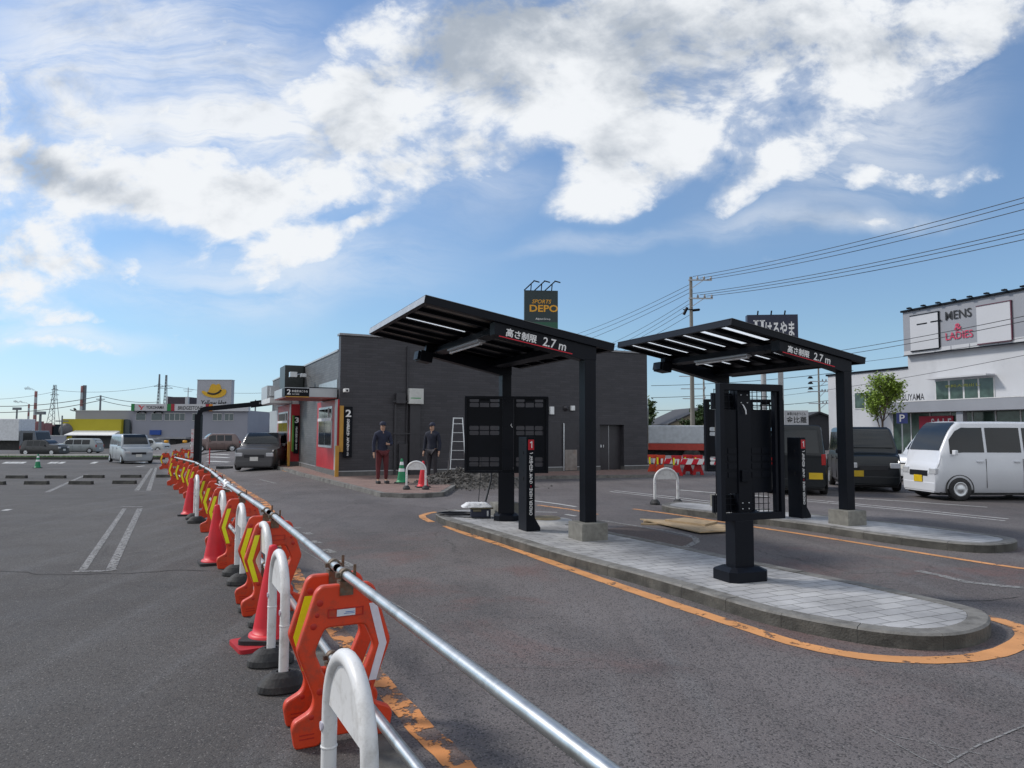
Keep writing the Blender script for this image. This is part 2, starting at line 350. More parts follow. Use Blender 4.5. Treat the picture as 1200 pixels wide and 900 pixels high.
# ================================================================== GROUND
def asphalt():
    m = bpy.data.materials.new('asphalt'); m.use_nodes = True; t = m.node_tree; b = t.nodes['Principled BSDF']
    lk = t.links.new
    def n(ty, **k):
        x = t.nodes.new(ty)
        for a, c in k.items(): setattr(x, a, c)
        return x
    g = n('ShaderNodeNewGeometry'); pos = g.outputs['Position']
    def noise(sc_, det=4, ro=.5, vec=None, dist=0):
        x = n('ShaderNodeTexNoise'); x.inputs['Scale'].default_value = sc_; x.inputs['Detail'].default_value = det; x.inputs['Roughness'].default_value = ro; x.inputs['Distortion'].default_value = dist
        lk(vec or pos, x.inputs['Vector']); return x.outputs['Fac']
    def mm(op, a, c=None, e=None, clamp=False):
        x = n('ShaderNodeMath', operation=op, use_clamp=clamp)
        for i, v in enumerate((a, c, e)):
            if v is None: continue
            if isinstance(v, (int, float)): x.inputs[i].default_value = v
            else: lk(v, x.inputs[i])
        return x.outputs[0]
    def ss(x_, lo, hi, a=0., c=1.):
        x = n('ShaderNodeMapRange', interpolation_type='SMOOTHSTEP'); lk(x_, x.inputs[0])
        for i, v in enumerate((lo, hi, a, c)): x.inputs[i + 1].default_value = v
        return x.outputs[0]
    def mix(f, a, c, bt='MIX'):
        x = n('ShaderNodeMix', data_type='RGBA', blend_type=bt)
        if isinstance(f, (int, float)): x.inputs[0].default_value = f
        else: lk(f, x.inputs[0])
        for i, v in ((6, a), (7, c)):
            if isinstance(v, tuple): x.inputs[i].default_value = v + (1,)
            else: lk(v, x.inputs[i])
        return x.outputs[2]
    sp = n('ShaderNodeSeparateXYZ'); lk(pos, sp.inputs[0])
    q = mm('ADD', sp.outputs[0], mm('MULTIPLY', sp.outputs[1], .52))      # across the lane
    lane = ss(q, 1.0, 1.35)                                                # 1 on the drive-through side
    big = noise(.22, 6, .6); mid = noise(1.3, 7, .62); st_v = n('ShaderNodeMapping'); st_v.inputs['Rotation'].default_value = (0, 0, R(-27)); st_v.inputs['Scale'].default_value = (1.6, .10, 1); lk(pos, st_v.inputs[0])
    streak = noise(1.5, 6, .6, st_v.outputs[0])
    a = mix(ss(big, .35, .68), (.068, .062, .060), (.101, .094, .090))
    c = mix(ss(big, .32, .70), (.112, .098, .098), (.174, .158, .158))
    base = mix(lane, a, c)
    # reddish wear left by the old coloured lane surface
    red = mm('MULTIPLY', mm('MULTIPLY', ss(noise(.55, 6, .62, None, .5), .50, .66), lane), mm('MULTIPLY', ss(sp.outputs[1], 3.5, 6), ss(sp.outputs[1], 13, 9)))
    base = mix(mm('MULTIPLY', red, .7), base, (.165, .088, .080))
    base = mix(mm('MULTIPLY', ss(mid, .55, .75), .35), base, (.150, .147, .150))
    base = mix(mm('MULTIPLY', ss(mid, .45, .28), .40), base, (.052, .050, .052))
    base = mix(mm('MULTIPLY', ss(streak, .52, .72), .33), base, (.165, .165, .172))
    base = mix(mm('MULTIPLY', ss(streak, .46, .30), .30), base, (.055, .053, .054))
    tr_v = n('ShaderNodeMapping'); tr_v.inputs['Rotation'].default_value = (0, 0, R(-27.5)); lk(pos, tr_v.inputs[0]); ts_ = n('ShaderNodeSeparateXYZ'); lk(tr_v.outputs[0], ts_.inputs[0])
    wob = mm('ADD', ts_.outputs[0], mm('MULTIPLY', noise(.12, 2), 1.2)); trk = mm('MULTIPLY', ss(mm('ABSOLUTE', mm('SUBTRACT', mm('PINGPONG', wob, 1.5), .75)), .38, .08), mm('MULTIPLY', ss(noise(.5, 5, .6), .40, .62), .35))
    base = mix(mm('MULTIPLY', trk, lane), base, (.070, .066, .067))
    pat = ss(noise(.17, 3, .5, None, 1.2), .53, .56); base = mix(mm('MULTIPLY', pat, .22), base, (.060, .057, .057))
    grit = mm('MULTIPLY', ss(noise(38, 3, .7), .66, .74), .30); base = mix(grit, base, (.26, .25, .24))
    # aggregate
    vo = n('ShaderNodeTexVoronoi'); vo.inputs['Scale'].default_value = 95; lk(pos, vo.inputs['Vector'])
    hs = n('ShaderNodeSeparateColor'); lk(vo.outputs['Color'], hs.inputs[0])
    near = ss(sp.outputs[1], 22, 4)
    stone = mm('MULTIPLY', mm('MULTIPLY', ss(hs.outputs[0], .80, .97), ss(vo.outputs['Distance'], .5, .28)), .62)
    base = mix(stone, base, (.30, .29, .27))
    hole = mm('MULTIPLY', ss(hs.outputs[1], .66, .9), .72)
    base = mix(hole, base, (.030, .029, .030))
    gr = noise(260, 2); base = mix(mm('MULTIPLY', ss(gr, .62, .75), .45), base, (.24, .235, .23)); base = mix(mm('MULTIPLY', ss(gr, .42, .28), .55), base, (.028, .028, .03))
    # oil spots
    oil = ss(noise(.9, 2, .4, None, .2), .70, .80); base = mix(mm('MULTIPLY', oil, .45), base, (.035, .033, .033))
    # hairline cracks
    cv_ = n('ShaderNodeTexVoronoi', feature='DISTANCE_TO_EDGE'); cv_.inputs['Scale'].default_value = .33
    wv_ = n('ShaderNodeTexNoise'); wv_.inputs['Scale'].default_value = 2.2; wv_.inputs['Detail'].default_value = 8; lk(pos, wv_.inputs['Vector'])
    va = n('ShaderNodeVectorMath', operation='MULTIPLY_ADD'); lk(wv_.outputs['Color'], va.inputs[0]); va.inputs[1].default_value = (.5, .5, 0); lk(pos, va.inputs[2]); lk(va.outputs[0], cv_.inputs['Vector'])
    ck = mm('MULTIPLY', ss(cv_.outputs['Distance'], .0055, .0015), ss(noise(.35, 3), .48, .58)); base = mix(mm('MULTIPLY', ck, .35), base, (.022, .021, .022))
    lk(base, b.inputs['Base Color']); lk(ss(mid, .2, .8, .72, .92), b.inputs['Roughness']); b.inputs['Specular IOR Level'].default_value = .35
    bp = n('ShaderNodeBump'); bp.inputs['Distance'].default_value = .006; bp.inputs['Strength'].default_value = .9
    hgt = mm('ADD', mm('MULTIPLY', vo.outputs['Distance'], -.6), mm('MULTIPLY', gr, .6)); lk(hgt, bp.inputs['Height']); lk(bp.outputs[0], b.inputs['Normal'])
    return m
ASPH = asphalt()
def paint(name, c, wear=.5, thr=.52, sc_=7, under=None):
    m = bpy.data.materials.new(name); m.use_nodes = True; t = m.node_tree; b = t.nodes['Principled BSDF']; lk = t.links.new
    g = t.nodes.new('ShaderNodeNewGeometry'); n1 = t.nodes.new('ShaderNodeTexNoise'); n1.inputs['Scale'].default_value = sc_; n1.inputs['Detail'].default_value = 10; n1.inputs['Roughness'].default_value = .68
    lk(g.outputs['Position'], n1.inputs['Vector'])
    r = t.nodes.new('ShaderNodeMapRange'); r.interpolation_type = 'SMOOTHSTEP'; lk(n1.outputs['Fac'], r.inputs[0]); r.inputs[1].default_value = thr - .015; r.inputs[2].default_value = thr + .03; r.inputs[3].default_value = 1; r.inputs[4].default_value = 1 - wear
    n2 = t.nodes.new('ShaderNodeTexNoise'); n2.inputs['Scale'].default_value = 2.5; n2.inputs['Detail'].default_value = 7; lk(g.outputs['Position'], n2.inputs['Vector'])
    rr = t.nodes.new('ShaderNodeValToRGB'); rr.color_ramp.elements[0].position = .3; rr.color_ramp.elements[1].position = .7
    rr.color_ramp.elements[0].color = tuple(v * .72 for v in c) + (1,); rr.color_ramp.elements[1].color = tuple(min(.9, v * 1.08) for v in c) + (1,); lk(n2.outputs['Fac'], rr.inputs[0]); lk(rr.outputs[0], b.inputs['Base Color'])
    b.inputs['Roughness'].default_value = .7; lk(r.outputs[0], b.inputs['Alpha'])
    n3 = t.nodes.new('ShaderNodeTexNoise'); n3.inputs['Scale'].default_value = 120; lk(g.outputs['Position'], n3.inputs['Vector']); bp = t.nodes.new('ShaderNodeBump'); bp.inputs['Strength'].default_value = .6; bp.inputs['Distance'].default_value = .004; lk(n3.outputs['Fac'], bp.inputs['Height']); lk(bp.outputs[0], b.inputs['Normal'])
    return m
PO = paint('orange_line_paint', (.62, .29, .11), .85, .575, 6)
POW = paint('worn_orange_line_paint', (.64, .26, .08), .92, .50, 5)
PW = paint('white_line_paint', (.52, .52, .51), .7, .60, 8)
PWW = paint('worn_white_line_paint', (.24, .235, .23), .8, .53, 22)

def axis(vals):
    out = []
    for a, b_, s_ in vals:
        k = a
        while k < b_ - 1e-6: out.append(k); k += s_
    return out + [vals[-1][1]]
xs = axis([(-900, -200, 100), (-200, -60, 20), (-60, -30, 5), (-30, 8, 1.0), (8, 40, 4), (40, 100, 20), (100, 900, 100)])
ys = axis([(-300, -20, 70), (-20, 12, 8), (12, 60, 1.0), (60, 120, 5), (120, 300, 30), (300, 2000, 200)])
mb = MB()
mb.add([(x, y, gz(x, y)) for y in ys for x in xs], [(j * len(xs) + i, j * len(xs) + i + 1, (j + 1) * len(xs) + i + 1, (j + 1) * len(xs) + i) for j in range(len(ys) - 1) for i in range(len(xs) - 1)], True)
tag(mb.build('ground', ASPH), kind='structure')

def chaikin(p, it=2, closed=False):
    for _ in range(it):
        q = []; n = len(p)
        if not closed: q.append(p[0])
        for i in range(n if closed else n - 1):
            a, b_ = Vector(p[i]), Vector(p[(i + 1) % n]); q += [a * .75 + b_ * .25, a * .25 + b_ * .75]
        if not closed: q.append(p[-1])
        p = q
    return [Vector(v) for v in p]
def resample(p, step, closed=False):
    p = [Vector(v) for v in p]
    if closed: p = p + [p[0]]
    out = [p[0]]; acc = 0
    for a, b_ in zip(p, p[1:]):
        l = (b_ - a).length
        while acc + l >= step:
            t = (step - acc) / l; a = a + (b_ - a) * t; out.append(a.copy()); l = (b_ - a).length; acc = 0
        acc += l
    if not closed: out.append(p[-1])
    elif (out[-1] - out[0]).length < step * .5: out.pop()
    return out
def strip(mbx, pts, width, lift=.004, closed=False, jag=0.0, step=.35):
    pts = resample([Vector((p[0], p[1])) for p in pts], step, closed); n = len(pts); vs = []
    for i, p in enumerate(pts):
        a = pts[(i - 1) % n] if closed or i else p; b_ = pts[(i + 1) % n] if closed or i < n - 1 else p
        d = (b_ - a).normalized(); nn = Vector((-d.y, d.x)) * width / 2
        for s_ in (1, -1):
            v = p + nn * s_ * (1 + random.uniform(-jag, jag)); vs.append((v.x, v.y, gz(v.x, v.y) + lift))
    m_ = n if closed else n - 1
    mbx.add(vs, [(2 * i, 2 * i + 1, (2 * ((i + 1) % n)) + 1, 2 * ((i + 1) % n)) for i in range(m_)])
def gp(lst): return [G(*p).xy for p in lst]

# orange lines
mb = MB(); strip(mb, chaikin([tuple(v) for v in gp([(600, 962), (545, 905), (478, 838), (388, 732), (346, 680), (318, 600), (310, 588), (280, 571), (264, 558), (248, 550), (236, 545)])]), .145, jag=.12, step=.10)
tag(mb.build('orange_lane_line', POW), kind='structure')
isl1 = [(509, 601), (517, 606.5), (540, 613.5), (580, 625), (613, 635.5), (647, 645.5), (690, 657), (730, 667), (765, 676.5), (830, 695.5), (900, 716), (975, 731), (1050, 742), (1112, 744), (1150, 737), (1163, 727), (1158, 716), (1125, 707), (1075, 696), (1000, 680), (900, 661), (840, 648), (762, 632), (700, 620), (657, 611), (600, 600), (560, 596), (530, 596.5), (514, 599)]
isl2 = [(773, 592), (800, 596), (836, 600), (940, 612.5), (1027, 625.5), (1100, 634.4), (1148, 638.2), (1182, 637), (1196, 632.5), (1178, 628), (1135, 622.5), (1092, 616.5), (1022, 609), (940, 600.5), (836, 590), (800, 587.5), (780, 588.5)]
def stone_mat(name, c, joint=0):
    return mat(name, c, .9, 0, .22, 9, .6, 70, dirt=(.045, .042, .038), dscale=2.6, damt=.9)
KERB = stone_mat('kerb_concrete', (.175, .170, .160))
def paving_mat():
    m = bpy.data.materials.new('grey_block_paving'); m.use_nodes = True; t = m.node_tree; b = t.nodes['Principled BSDF']; lk = t.links.new
    g = t.nodes.new('ShaderNodeNewGeometry'); mp = t.nodes.new('ShaderNodeMapping'); mp.inputs['Rotation'].default_value = (0, 0, R(-24)); lk(g.outputs['Position'], mp.inputs[0])
    br = t.nodes.new('ShaderNodeTexBrick'); br.inputs['Scale'].default_value = 1; br.inputs['Brick Width'].default_value = .30; br.inputs['Row Height'].default_value = .15; br.inputs['Mortar Size'].default_value = .007; br.inputs['Mortar Smooth'].default_value = .3; br.offset = 0.5
    br.inputs['Color1'].default_value = (.36, .36, .37, 1); br.inputs['Color2'].default_value = (.45, .45, .455, 1); br.inputs['Mortar'].default_value = (.20, .20, .195, 1); lk(mp.outputs[0], br.inputs['Vector'])
    n1 = t.nodes.new('ShaderNodeTexNoise'); n1.inputs['Scale'].default_value = 1.1; n1.inputs['Detail'].default_value = 8; n1.inputs['Roughness'].default_value = .62; lk(g.outputs['Position'], n1.inputs['Vector'])
    r = t.nodes.new('ShaderNodeMapRange'); lk(n1.outputs['Fac'], r.inputs[0]); r.inputs[1].default_value = .36; r.inputs[2].default_value = .64; r.inputs[3].default_value = .52; r.inputs[4].default_value = 1.08
    mu = t.nodes.new('ShaderNodeVectorMath'); mu.operation = 'SCALE'; lk(br.outputs['Color'], mu.inputs[0]); lk(r.outputs[0], mu.inputs['Scale']); lk(mu.outputs[0], b.inputs['Base Color'])
    b.inputs['Roughness'].default_value = .75
    bp = t.nodes.new('ShaderNodeBump'); bp.inputs['Strength'].default_value = .7; bp.inputs['Distance'].default_value = .01; bp.invert = True; lk(br.outputs['Fac'], bp.inputs['Height'])
    n3 = t.nodes.new('ShaderNodeTexNoise'); n3.inputs['Scale'].default_value = 90; lk(g.outputs['Position'], n3.inputs['Vector']); b2 = t.nodes.new('ShaderNodeBump'); b2.inputs['Strength'].default_value = .4; b2.inputs['Distance'].default_value = .004; lk(n3.outputs['Fac'], b2.inputs['Height']); lk(bp.outputs[0], b2.inputs['Normal']); lk(b2.outputs[0], b.inputs['Normal'])
    return m
PAVE = paving_mat()
def offs(p, d):
    n = len(p); out = []
    for i in range(n):
        a, b_ = p[i - 1], p[(i + 1) % n]; t = (b_ - a).normalized(); out.append(p[i] + Vector((-t.y, t.x)) * d)
    return out
ISLH = .118
def island(px, nm):
    o = chaikin([tuple(P(x, y, ISLH).xy) for x, y in px], 2, True)
    area = sum(o[i - 1].x * o[i].y - o[i].x * o[i - 1].y for i in range(len(o)))
    if area < 0: o = o[::-1]
    fine = resample(o, .10, True); inner = offs(fine, .16); n = len(fine)
    base = offs(fine, .006); bi = offs(fine, .1)
    mb = MB(); mb.prism([tuple(v) for v in base], -.02, ISLH - .012); k = 0; fc = MB()
    rnd = random.Random(3)
    while k < n:                                   # one kerb stone after another, each a little out of line
        e = min(k + 6, n); dz = rnd.uniform(-.003, .003); dx = rnd.uniform(-.003, .003)
        idx = [i % n for i in range(k, e + 1)]
        out_ = [fine[i] + (inner[i] - fine[i]) * (.0 + dx) for i in idx]; in_ = [inner[i] for i in idx]
        t = (out_[-1] - out_[-2]).normalized() * .006; out_[-1] = out_[-1] - t; in_[-1] = in_[-1] - t
        top_o = [p + (q - p).normalized() * .018 for p, q in zip(out_, in_)]
        m_ = len(idx); z = ISLH + dz; vs = [(*p, -.02) for p in out_] + [(*p, z - .016) for p in out_] + [(*p, z) for p in top_o] + [(*p, z) for p in in_] + [(*p, -.02) for p in in_]
        fs = [(r * m_ + i, r * m_ + i + 1, (r + 1) * m_ + i + 1, (r + 1) * m_ + i) for r in range(1, 4) for i in range(m_ - 1)]
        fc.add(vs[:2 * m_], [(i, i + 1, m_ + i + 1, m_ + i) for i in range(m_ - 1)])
        fs += [tuple(r * m_ for r in range(5)), tuple(r * m_ + m_ - 1 for r in range(5))[::-1]]
        mb.add(vs, fs); k = e
    ko = tag(mb.build(nm + '_kerb', KERB), kind='structure'); join(ko, fc, mat('kerb_face_dark', (.075, .072, .064), .95, 0, .4, 6, .7, 60, dirt=(.16, .15, .13), dscale=2.2, damt=.7))  # upright outer faces get a darker tone than the kerb tops
    mb = MB(); mb.prism([tuple(v) for v in offs(fine, .163)], 0, ISLH - .004)
    tag(mb.build(nm + '_paving', PAVE), kind='structure')
    return fine
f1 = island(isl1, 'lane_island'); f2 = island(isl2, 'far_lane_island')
# line round the near island, from pixel fixes on the road
mb = MB(); strip(mb, chaikin([tuple(v) for v in gp([(506, 612), (497, 608), (493, 604.5), (500, 602), (511, 600)])]), .13)
strip(mb, chaikin([tuple(v) for v in gp([(523, 616.5), (547, 626), (587, 638), (613, 647), (640, 657), (680, 671), (700, 678), (800, 712), (900, 744.5), (937, 756), (992, 767.5), (1040, 773), (1092, 774.5), (1140, 772), (1180, 763), (1203, 750), (1203, 740), (1185, 731), (1160, 724), (1130, 718)])]), .155, jag=.06, step=.12)
strip(mb, chaikin([tuple(v) for v in gp([(742, 596.5), (795, 603.5), (840, 611), (883, 617.5), (940, 626), (1028, 640), (1118, 654.5), (1160, 661), (1200, 667), (1260, 672)])]), .11)
strip(mb, chaikin([tuple(v) for v in gp([(332, 551.5), (390, 565), (446, 579.2)])]), .14)
strip(mb, [tuple(v) for v in gp([(630, 592), (668, 597), (700, 603)])], .10)
tag(mb.build('orange_kerb_line', PO), kind='structure')
# white lines
mb = MB()
for pl, wd in (([(715, 576), (836, 590), (948, 587)], 0), ([(715, 576.2), (780, 583.5), (836, 590.2)], .07), ([(720, 575), (785, 582), (836, 588)], .07), ([(905, 583), (948, 587.5), (1060, 598), (1178, 610.5)], .07), ([(905, 581.2), (948, 585.5), (1060, 596), (1182, 608.3)], .07), ([(797, 574.3), (836, 577.5), (900, 582)], .13), ([(1000, 584), (1060, 587.5), (1157, 594.5)], .08), ([(621, 586.5), (650, 590), (675, 594)], .09), ([(663, 603), (675, 605)], .09), ([(628, 600), (653, 600.5)], .06)):
    if wd: strip(mb, [tuple(v) for v in gp(pl)], wd)
for x0 in (5, 12, 17, 24, 58, 62, 70, 108, 158, 164):
    strip(mb, [tuple(v) for v in gp([(x0, 543.2), (x0 + 5, 541.3)])], .28)
strip(mb, [tuple(v) for v in gp([(5, 598.5), (11, 597)])], .12); strip(mb, [tuple(v) for v in gp([(160, 547), (169, 546)])], .2)
for y_ in (533, 536.5, 541.5): strip(mb, [tuple(v) for v in gp([(243, y_ - 1), (268, y_)])], .22)
tag(mb.build('white_road_line', PW), kind='structure')
mb = MB()
strip(mb, gp([(85, 670), (108, 671), (137, 667.5)]), .09, .005); strip(mb, gp([(97, 668), (146, 596)]), .08); strip(mb, gp([(130, 667), (164, 596)]), .10); strip(mb, gp([(142, 594), (167, 594)]), .10, .005)
strip(mb, gp([(158, 576), (176, 575.7)]), .12, .005); strip(mb, gp([(160, 575), (178, 549)]), .12); strip(mb, gp([(174, 575), (183, 548)]), .12)
strip(mb, gp([(55, 577), (80, 565.5), (102, 556)]), .12)
strip(mb, chaikin([tuple(v) for v in gp([(705, 610), (748, 617), (800, 625), (820, 632), (812, 638), (798, 643)])]), .10)
strip(mb, chaikin([tuple(v) for v in gp([(1075, 669), (1095, 671), (1112, 679), (1150, 685), (1200, 689)])]), .12)
strip(mb, gp([(1020, 855), (1060, 880), (1115, 905)]), .009); strip(mb, gp([(1110, 895), (1150, 872), (1215, 845)]), .012); strip(mb, gp([(1090, 868), (1145, 905)]), .007); strip(mb, gp([(1040, 862), (1100, 872), (1150, 885)]), .006)
strip(mb, gp([(300, 593 + 20), (500, 750 - 20)]), .012); strip(mb, gp([(305, 562), (323, 566.5)]), .10); strip(mb, gp([(280, 569), (316, 567)]), .10)
for (x0, y0, x1, y1) in ((347, 618, 352, 619.5), (358, 624, 364, 626.5), (366, 634, 374, 637), (380, 644, 391, 648), (396, 657, 413, 664)): strip(mb, gp([(x0, y0), (x1, y1)]), .12)
tag(mb.build('worn_white_line', PWW), kind='structure')
# tar-dark cracks, real open seams
CRK = mat('crack_seam', (.018, .017, .017), .9)
mb = MB()
def crack(p, wd=.022):
    q = resample([tuple(v) for v in gp(p)], .12); q = [v + Vector((.05 * math.sin(i * .7 + v.x * 3) + random.uniform(-.035, .035), .05 * math.cos(i * .53) + random.uniform(-.035, .035))) for i, v in enumerate(q)]
    strip(mb, q, wd * .8, .003, jag=.7, step=.12)
crack([(-60, 667), (0, 668), (27, 669), (29, 671), (55, 675), (110, 672), (190, 670), (258, 669)]); crack([(-40, 625), (0, 625), (50, 623), (95, 620)], .012)
crack([(940, 700), (1010, 715), (1060, 706), (1200, 700)], .014); crack([(430, 590), (520, 596), (560, 610)], .014)
tag(mb.build('asphalt_crack', CRK), kind='structure')
# seam of bare concrete between lot and lane
mb = MB(); strip(mb, chaikin([tuple(v) for v in gp([(470, 905), (415, 838), (352, 745), (326, 700)])]), .16, .002); tag(mb.build('concrete_seam', mat('seam_concrete', (.10, .098, .09), .9, 0, .4, 8, .5)), kind='structure')
# patch of newer asphalt in the lane beyond the near island
mb = MB(); q = gp([(700, 622), (760, 633), (800, 641), (815, 632), (740, 616)]); mb.add([(v.x, v.y, .0035) for v in q], [tuple(range(len(q)))]); tag(mb.build('asphalt_patch', mat('red_gravel_patch', (.10, .078, .072), .95, 0, .4, 30, .5, 90)), kind='structure')

# walkway round the restaurant
BRK_PAVE = bpy.data.materials.new('red_brick_paving')
def _bp():
    m = BRK_PAVE; m.use_nodes = True; t = m.node_tree; b = t.nodes['Principled BSDF']; lk = t.links.new
    g = t.nodes.new('ShaderNodeNewGeometry'); mp = t.nodes.new('ShaderNodeMapping'); mp.inputs['Rotation'].default_value = (0, 0, R(-25)); lk(g.outputs['Position'], mp.inputs[0])
    br = t.nodes.new('ShaderNodeTexBrick'); br.inputs['Scale'].default_value = 1; br.inputs['Brick Width'].default_value = .2; br.inputs['Row Height'].default_value = .1; br.inputs['Mortar Size'].default_value = .006
    br.inputs['Color1'].default_value = (.19, .115, .095, 1); br.inputs['Color2'].default_value = (.26, .18, .155, 1); br.inputs['Mortar'].default_value = (.09, .08, .075, 1); lk(mp.outputs[0], br.inputs['Vector']); lk(br.outputs[0], b.inputs['Base Color']); b.inputs['Roughness'].default_value = .85
_bp()
A0 = Vector((-5.72, 23.8)); BU = Vector((.901, .433)).normalized(); BV = Vector((-BU.y, BU.x)); BANG = math.atan2(BU.y, BU.x)
def bl(u, v): p = A0 + BU * u + BV * v; return (p.x, p.y)
KH = .11
fr = [tuple(P(x, y, KH).xy) for x, y in [(446, 577), (472, 578.2), (498, 578), (520, 576.5), (524, 574.5), (540, 564), (575, 560), (640, 557.5), (770, 556)]]
wk = [bl(-1.1, 13)] + [bl(-.85, 6), bl(-.8, 3)] + fr + [bl(13.6, -.2), bl(13.6, 3), bl(0, 3), bl(0.2, 13)]
mb = MB(); mb.prism([tuple(v) for v in wk], -.5, KH - .006); tag(mb.build('walkway_kerb', KERB), kind='structure')
wc = sum((Vector(v) for v in wk), Vector((0, 0))) / len(wk)
area = sum(wk[i - 1][0] * wk[i][1] - wk[i][0] * wk[i - 1][1] for i in range(len(wk)))
wi = offs([Vector(v) for v in wk], .12 if area > 0 else -.12)
mb = MB(); mb.prism([tuple(v) for v in wi], KH - .05, KH); tag(mb.build('walkway_paving', BRK_PAVE), kind='structure')

# grass verge, far pavement and road on the left
GRASS = mat('verge_grass', (.045, .085, .022), .95, 0, .5, 3, .8, 30)
def quad(nm, a, b_, c, d, lift, m, n=14):
    mb = MB(); vs = []
    for i in range(n + 1):
        for p, q in ((a, b_), (d, c)):
            v = Vector(p) * (1 - i / n) + Vector(q) * (i / n); vs.append((v.x, v.y, gz(v.x, v.y) + lift))
    mb.add(vs, [(2 * i, 2 * i + 1, 2 * i + 3, 2 * i + 2) for i in range(n)]); o = mb.build(nm, m); return tag(o, kind='structure')
def vb(px, y): v = G(px, y); return (v.x, v.y)
mb = MB()
a = [vb(-120, 538.6), vb(190, 538.6)]; b_ = [vb(-120, 535.6), vb(190, 535.8)]
dirn = (Vector(a[1]) - Vector(a[0])).normalized()
zz = gz(*a[0])
mb.prism([a[0], a[1], (a[1][0] + .1, a[1][1] + .25), (a[0][0], a[0][1] + .25)], zz - .3, zz + .16); tag(mb.build('verge_kerb', mat('dark_kerb', (.05, .05, .045), .9, 0, .3, 4)), kind='structure')
quad('grass_verge', (a[0][0], a[0][1] + .25), (a[1][0], a[1][1] + .25), b_[1], b_[0], .10, GRASS)
quad('far_pavement', b_[0], b_[1], vb(190, 533.5), vb(-120, 533.3), .12, CONC)
# tufts in the verge
TUFT = mat('grass_blade', (.06, .13, .025), .8, 0, .3, 5)
mb = MB()
for i in range(2600):
    t = random.random(); p = Vector(a[0]).lerp(Vector(a[1]), t) + Vector((0, .3 + random.random() * 1.5)); z = gz(p.x, p.y) + .1; h = random.uniform(.05, .20) * (1.5 if random.random() < .1 else 1); an = random.random() * 6.28; dx, dy = math.cos(an) * .03, math.sin(an) * .03
    mb.add([(p.x - dx, p.y - dy, z), (p.x + dx, p.y + dy, z), (p.x + random.uniform(-.06, .06), p.y, z + h)], [(0, 1, 2)])
tag(mb.build('grass', TUFT), kind='stuff')

# ================================================================== BARRIER ROW
ROW = Vector((-.4613, .887)).normalized(); ROWA = math.atan2(ROW.y, ROW.x) - math.pi / 2
RK = [(-2, 2.04), (0, 1.04), (3.96, -.935), (4.24, -1.055), (6.6, -2.19), (10.25, -4.06), (13.2, -5.48), (18.4, -8.14), (23, -10.75)]
def rowp(y):
    for (a, xa), (b_, xb) in zip(RK, RK[1:]):
        if y <= b_: break
    return Vector((xa + (xb - xa) * (y - a) / (b_ - a), y))
PIPE_Z, LOW_Z = .845, .335
def mirror(h): return h + [(-x, z) for x, z in h[::-1]]
def barrier_stand(label, sticker=False, yellow=True):
    t = thing('barrier_stand', label, 'barrier stand', group='orange plastic stands carrying the pipe rail')
    half = [(0, .80), (.125, .80), (.155, .775), (.245, .49), (.235, .455), (.150, .235), (.165, .175), (.25, .135), (.262, .10), (.245, .005), (.225, 0), (.125, .0), (.10, .035), (0, .035)]
    out_ = fillet(half[1:-1] + [(-x, z) for x, z in half[1:-1][::-1]], .03, 4)
    hole = fillet([(.105, .585), (.155, .47), (.075, .285), (-.075, .285), (-.155, .47), (-.105, .585)], .025, 4)
    fr_ = outline('frame', [out_, hole], .055, ORG, t, .010)
    mb = MB()                                                     # moulded ribs, studs and top outline; darker orange paints in recess shade
    for s_ in (-1, 1):
        for (x, z, r) in ((.135, .715, .018), (.165, .60, .018), (.148, .655, .013), (.125, .27, .019), (.165, .15, .014)):
            mb.lathe([(0, -.001), (r * .8, -.0015), (r, .001)], 14, (s_ * x, -.028, z), 'Y'); mb.lathe([(0, .001), (r * .8, .0015), (r, -.001)], 14, (s_ * x, .028, z), 'Y')
        for z in (.045, .065): mb.box(s_ * .15, s_ * .225, -.0285, .0285, z, z + .006)
    mb.box(-.09, .09, -.0315, .0315, .675, .680); mb.box(-.09, .09, -.0315, .0315, .635, .640); mb.box(-.094, -.088, -.0315, .0315, .635, .680); mb.box(.088, .094, -.0315, .0315, .635, .680)
    mb.box(-.06, .06, -.030, .030, .235, .262)
    join(fr_, mb, mat('orange_recess_shade', (.42, .018, .008), .5))
    def chev(s_, m, nm):
        w_ = .042; a = Vector((s_ * .175, .695)); b_ = Vector((s_ * .222, .475)); c = Vector((s_ * .168, .29)); wv_ = Vector((-s_ * w_, 0))
        a = Vector((s_ * .165, .690))
        lp = [tuple(a), tuple(b_), tuple(c), tuple(c + wv_), tuple(b_ + wv_), tuple(a + wv_)]
        outline(nm, [lp], .062, m, t, .001)
    if yellow: chev(-1, YEL, 'yellow_chevron')
    if not yellow: chev(1, WREF, 'white_chevron')
    for z in (PIPE_Z, LOW_Z):
        c = MB(); c.box(-.035, .035, -.036, .036, z - .10, z - .03); c.lathe([(.0262, -.025), (.033, -.025), (.033, .025), (.0262, .025), (.0262, -.025)], 16, (0, 0, z), 'Y')
        c.box(.03, .055, -.012, .012, z - .008, z + .008); c.bar((.05, 0, z - .015), (.05, 0, z + .05), .014); c.box(-.05, -.03, -.012, .012, z - .012, z + .012)
        for dx in (-.018, .018): c.lathe([(0, .006), (.005, .006), (.006, 0)], 8, (dx, -.036, z - .06), 'Y')
        c.build('pipe_clamp', CLAMP, t)
    if sticker:
        s_ = MB(); s_.box(-.048, .048, -.0345, -.029, .640, .674); k = s_.build('sticker', mat('sticker_white', (.62, .64, .70), .4), t)
        b2 = MB(); b2.lathe([(0, .002), (.013, .002), (.013, 0)], 20, (-.03, -.0345, .657), 'Y'); b2.box(-.004, .044, -.036, -.034, .658, .661); b2.box(-.012, .044, -.036, -.034, .651, .653); b2.build('blue_mark', mat('sticker_blue', (.02, .12, .40), .4), k)
    return t
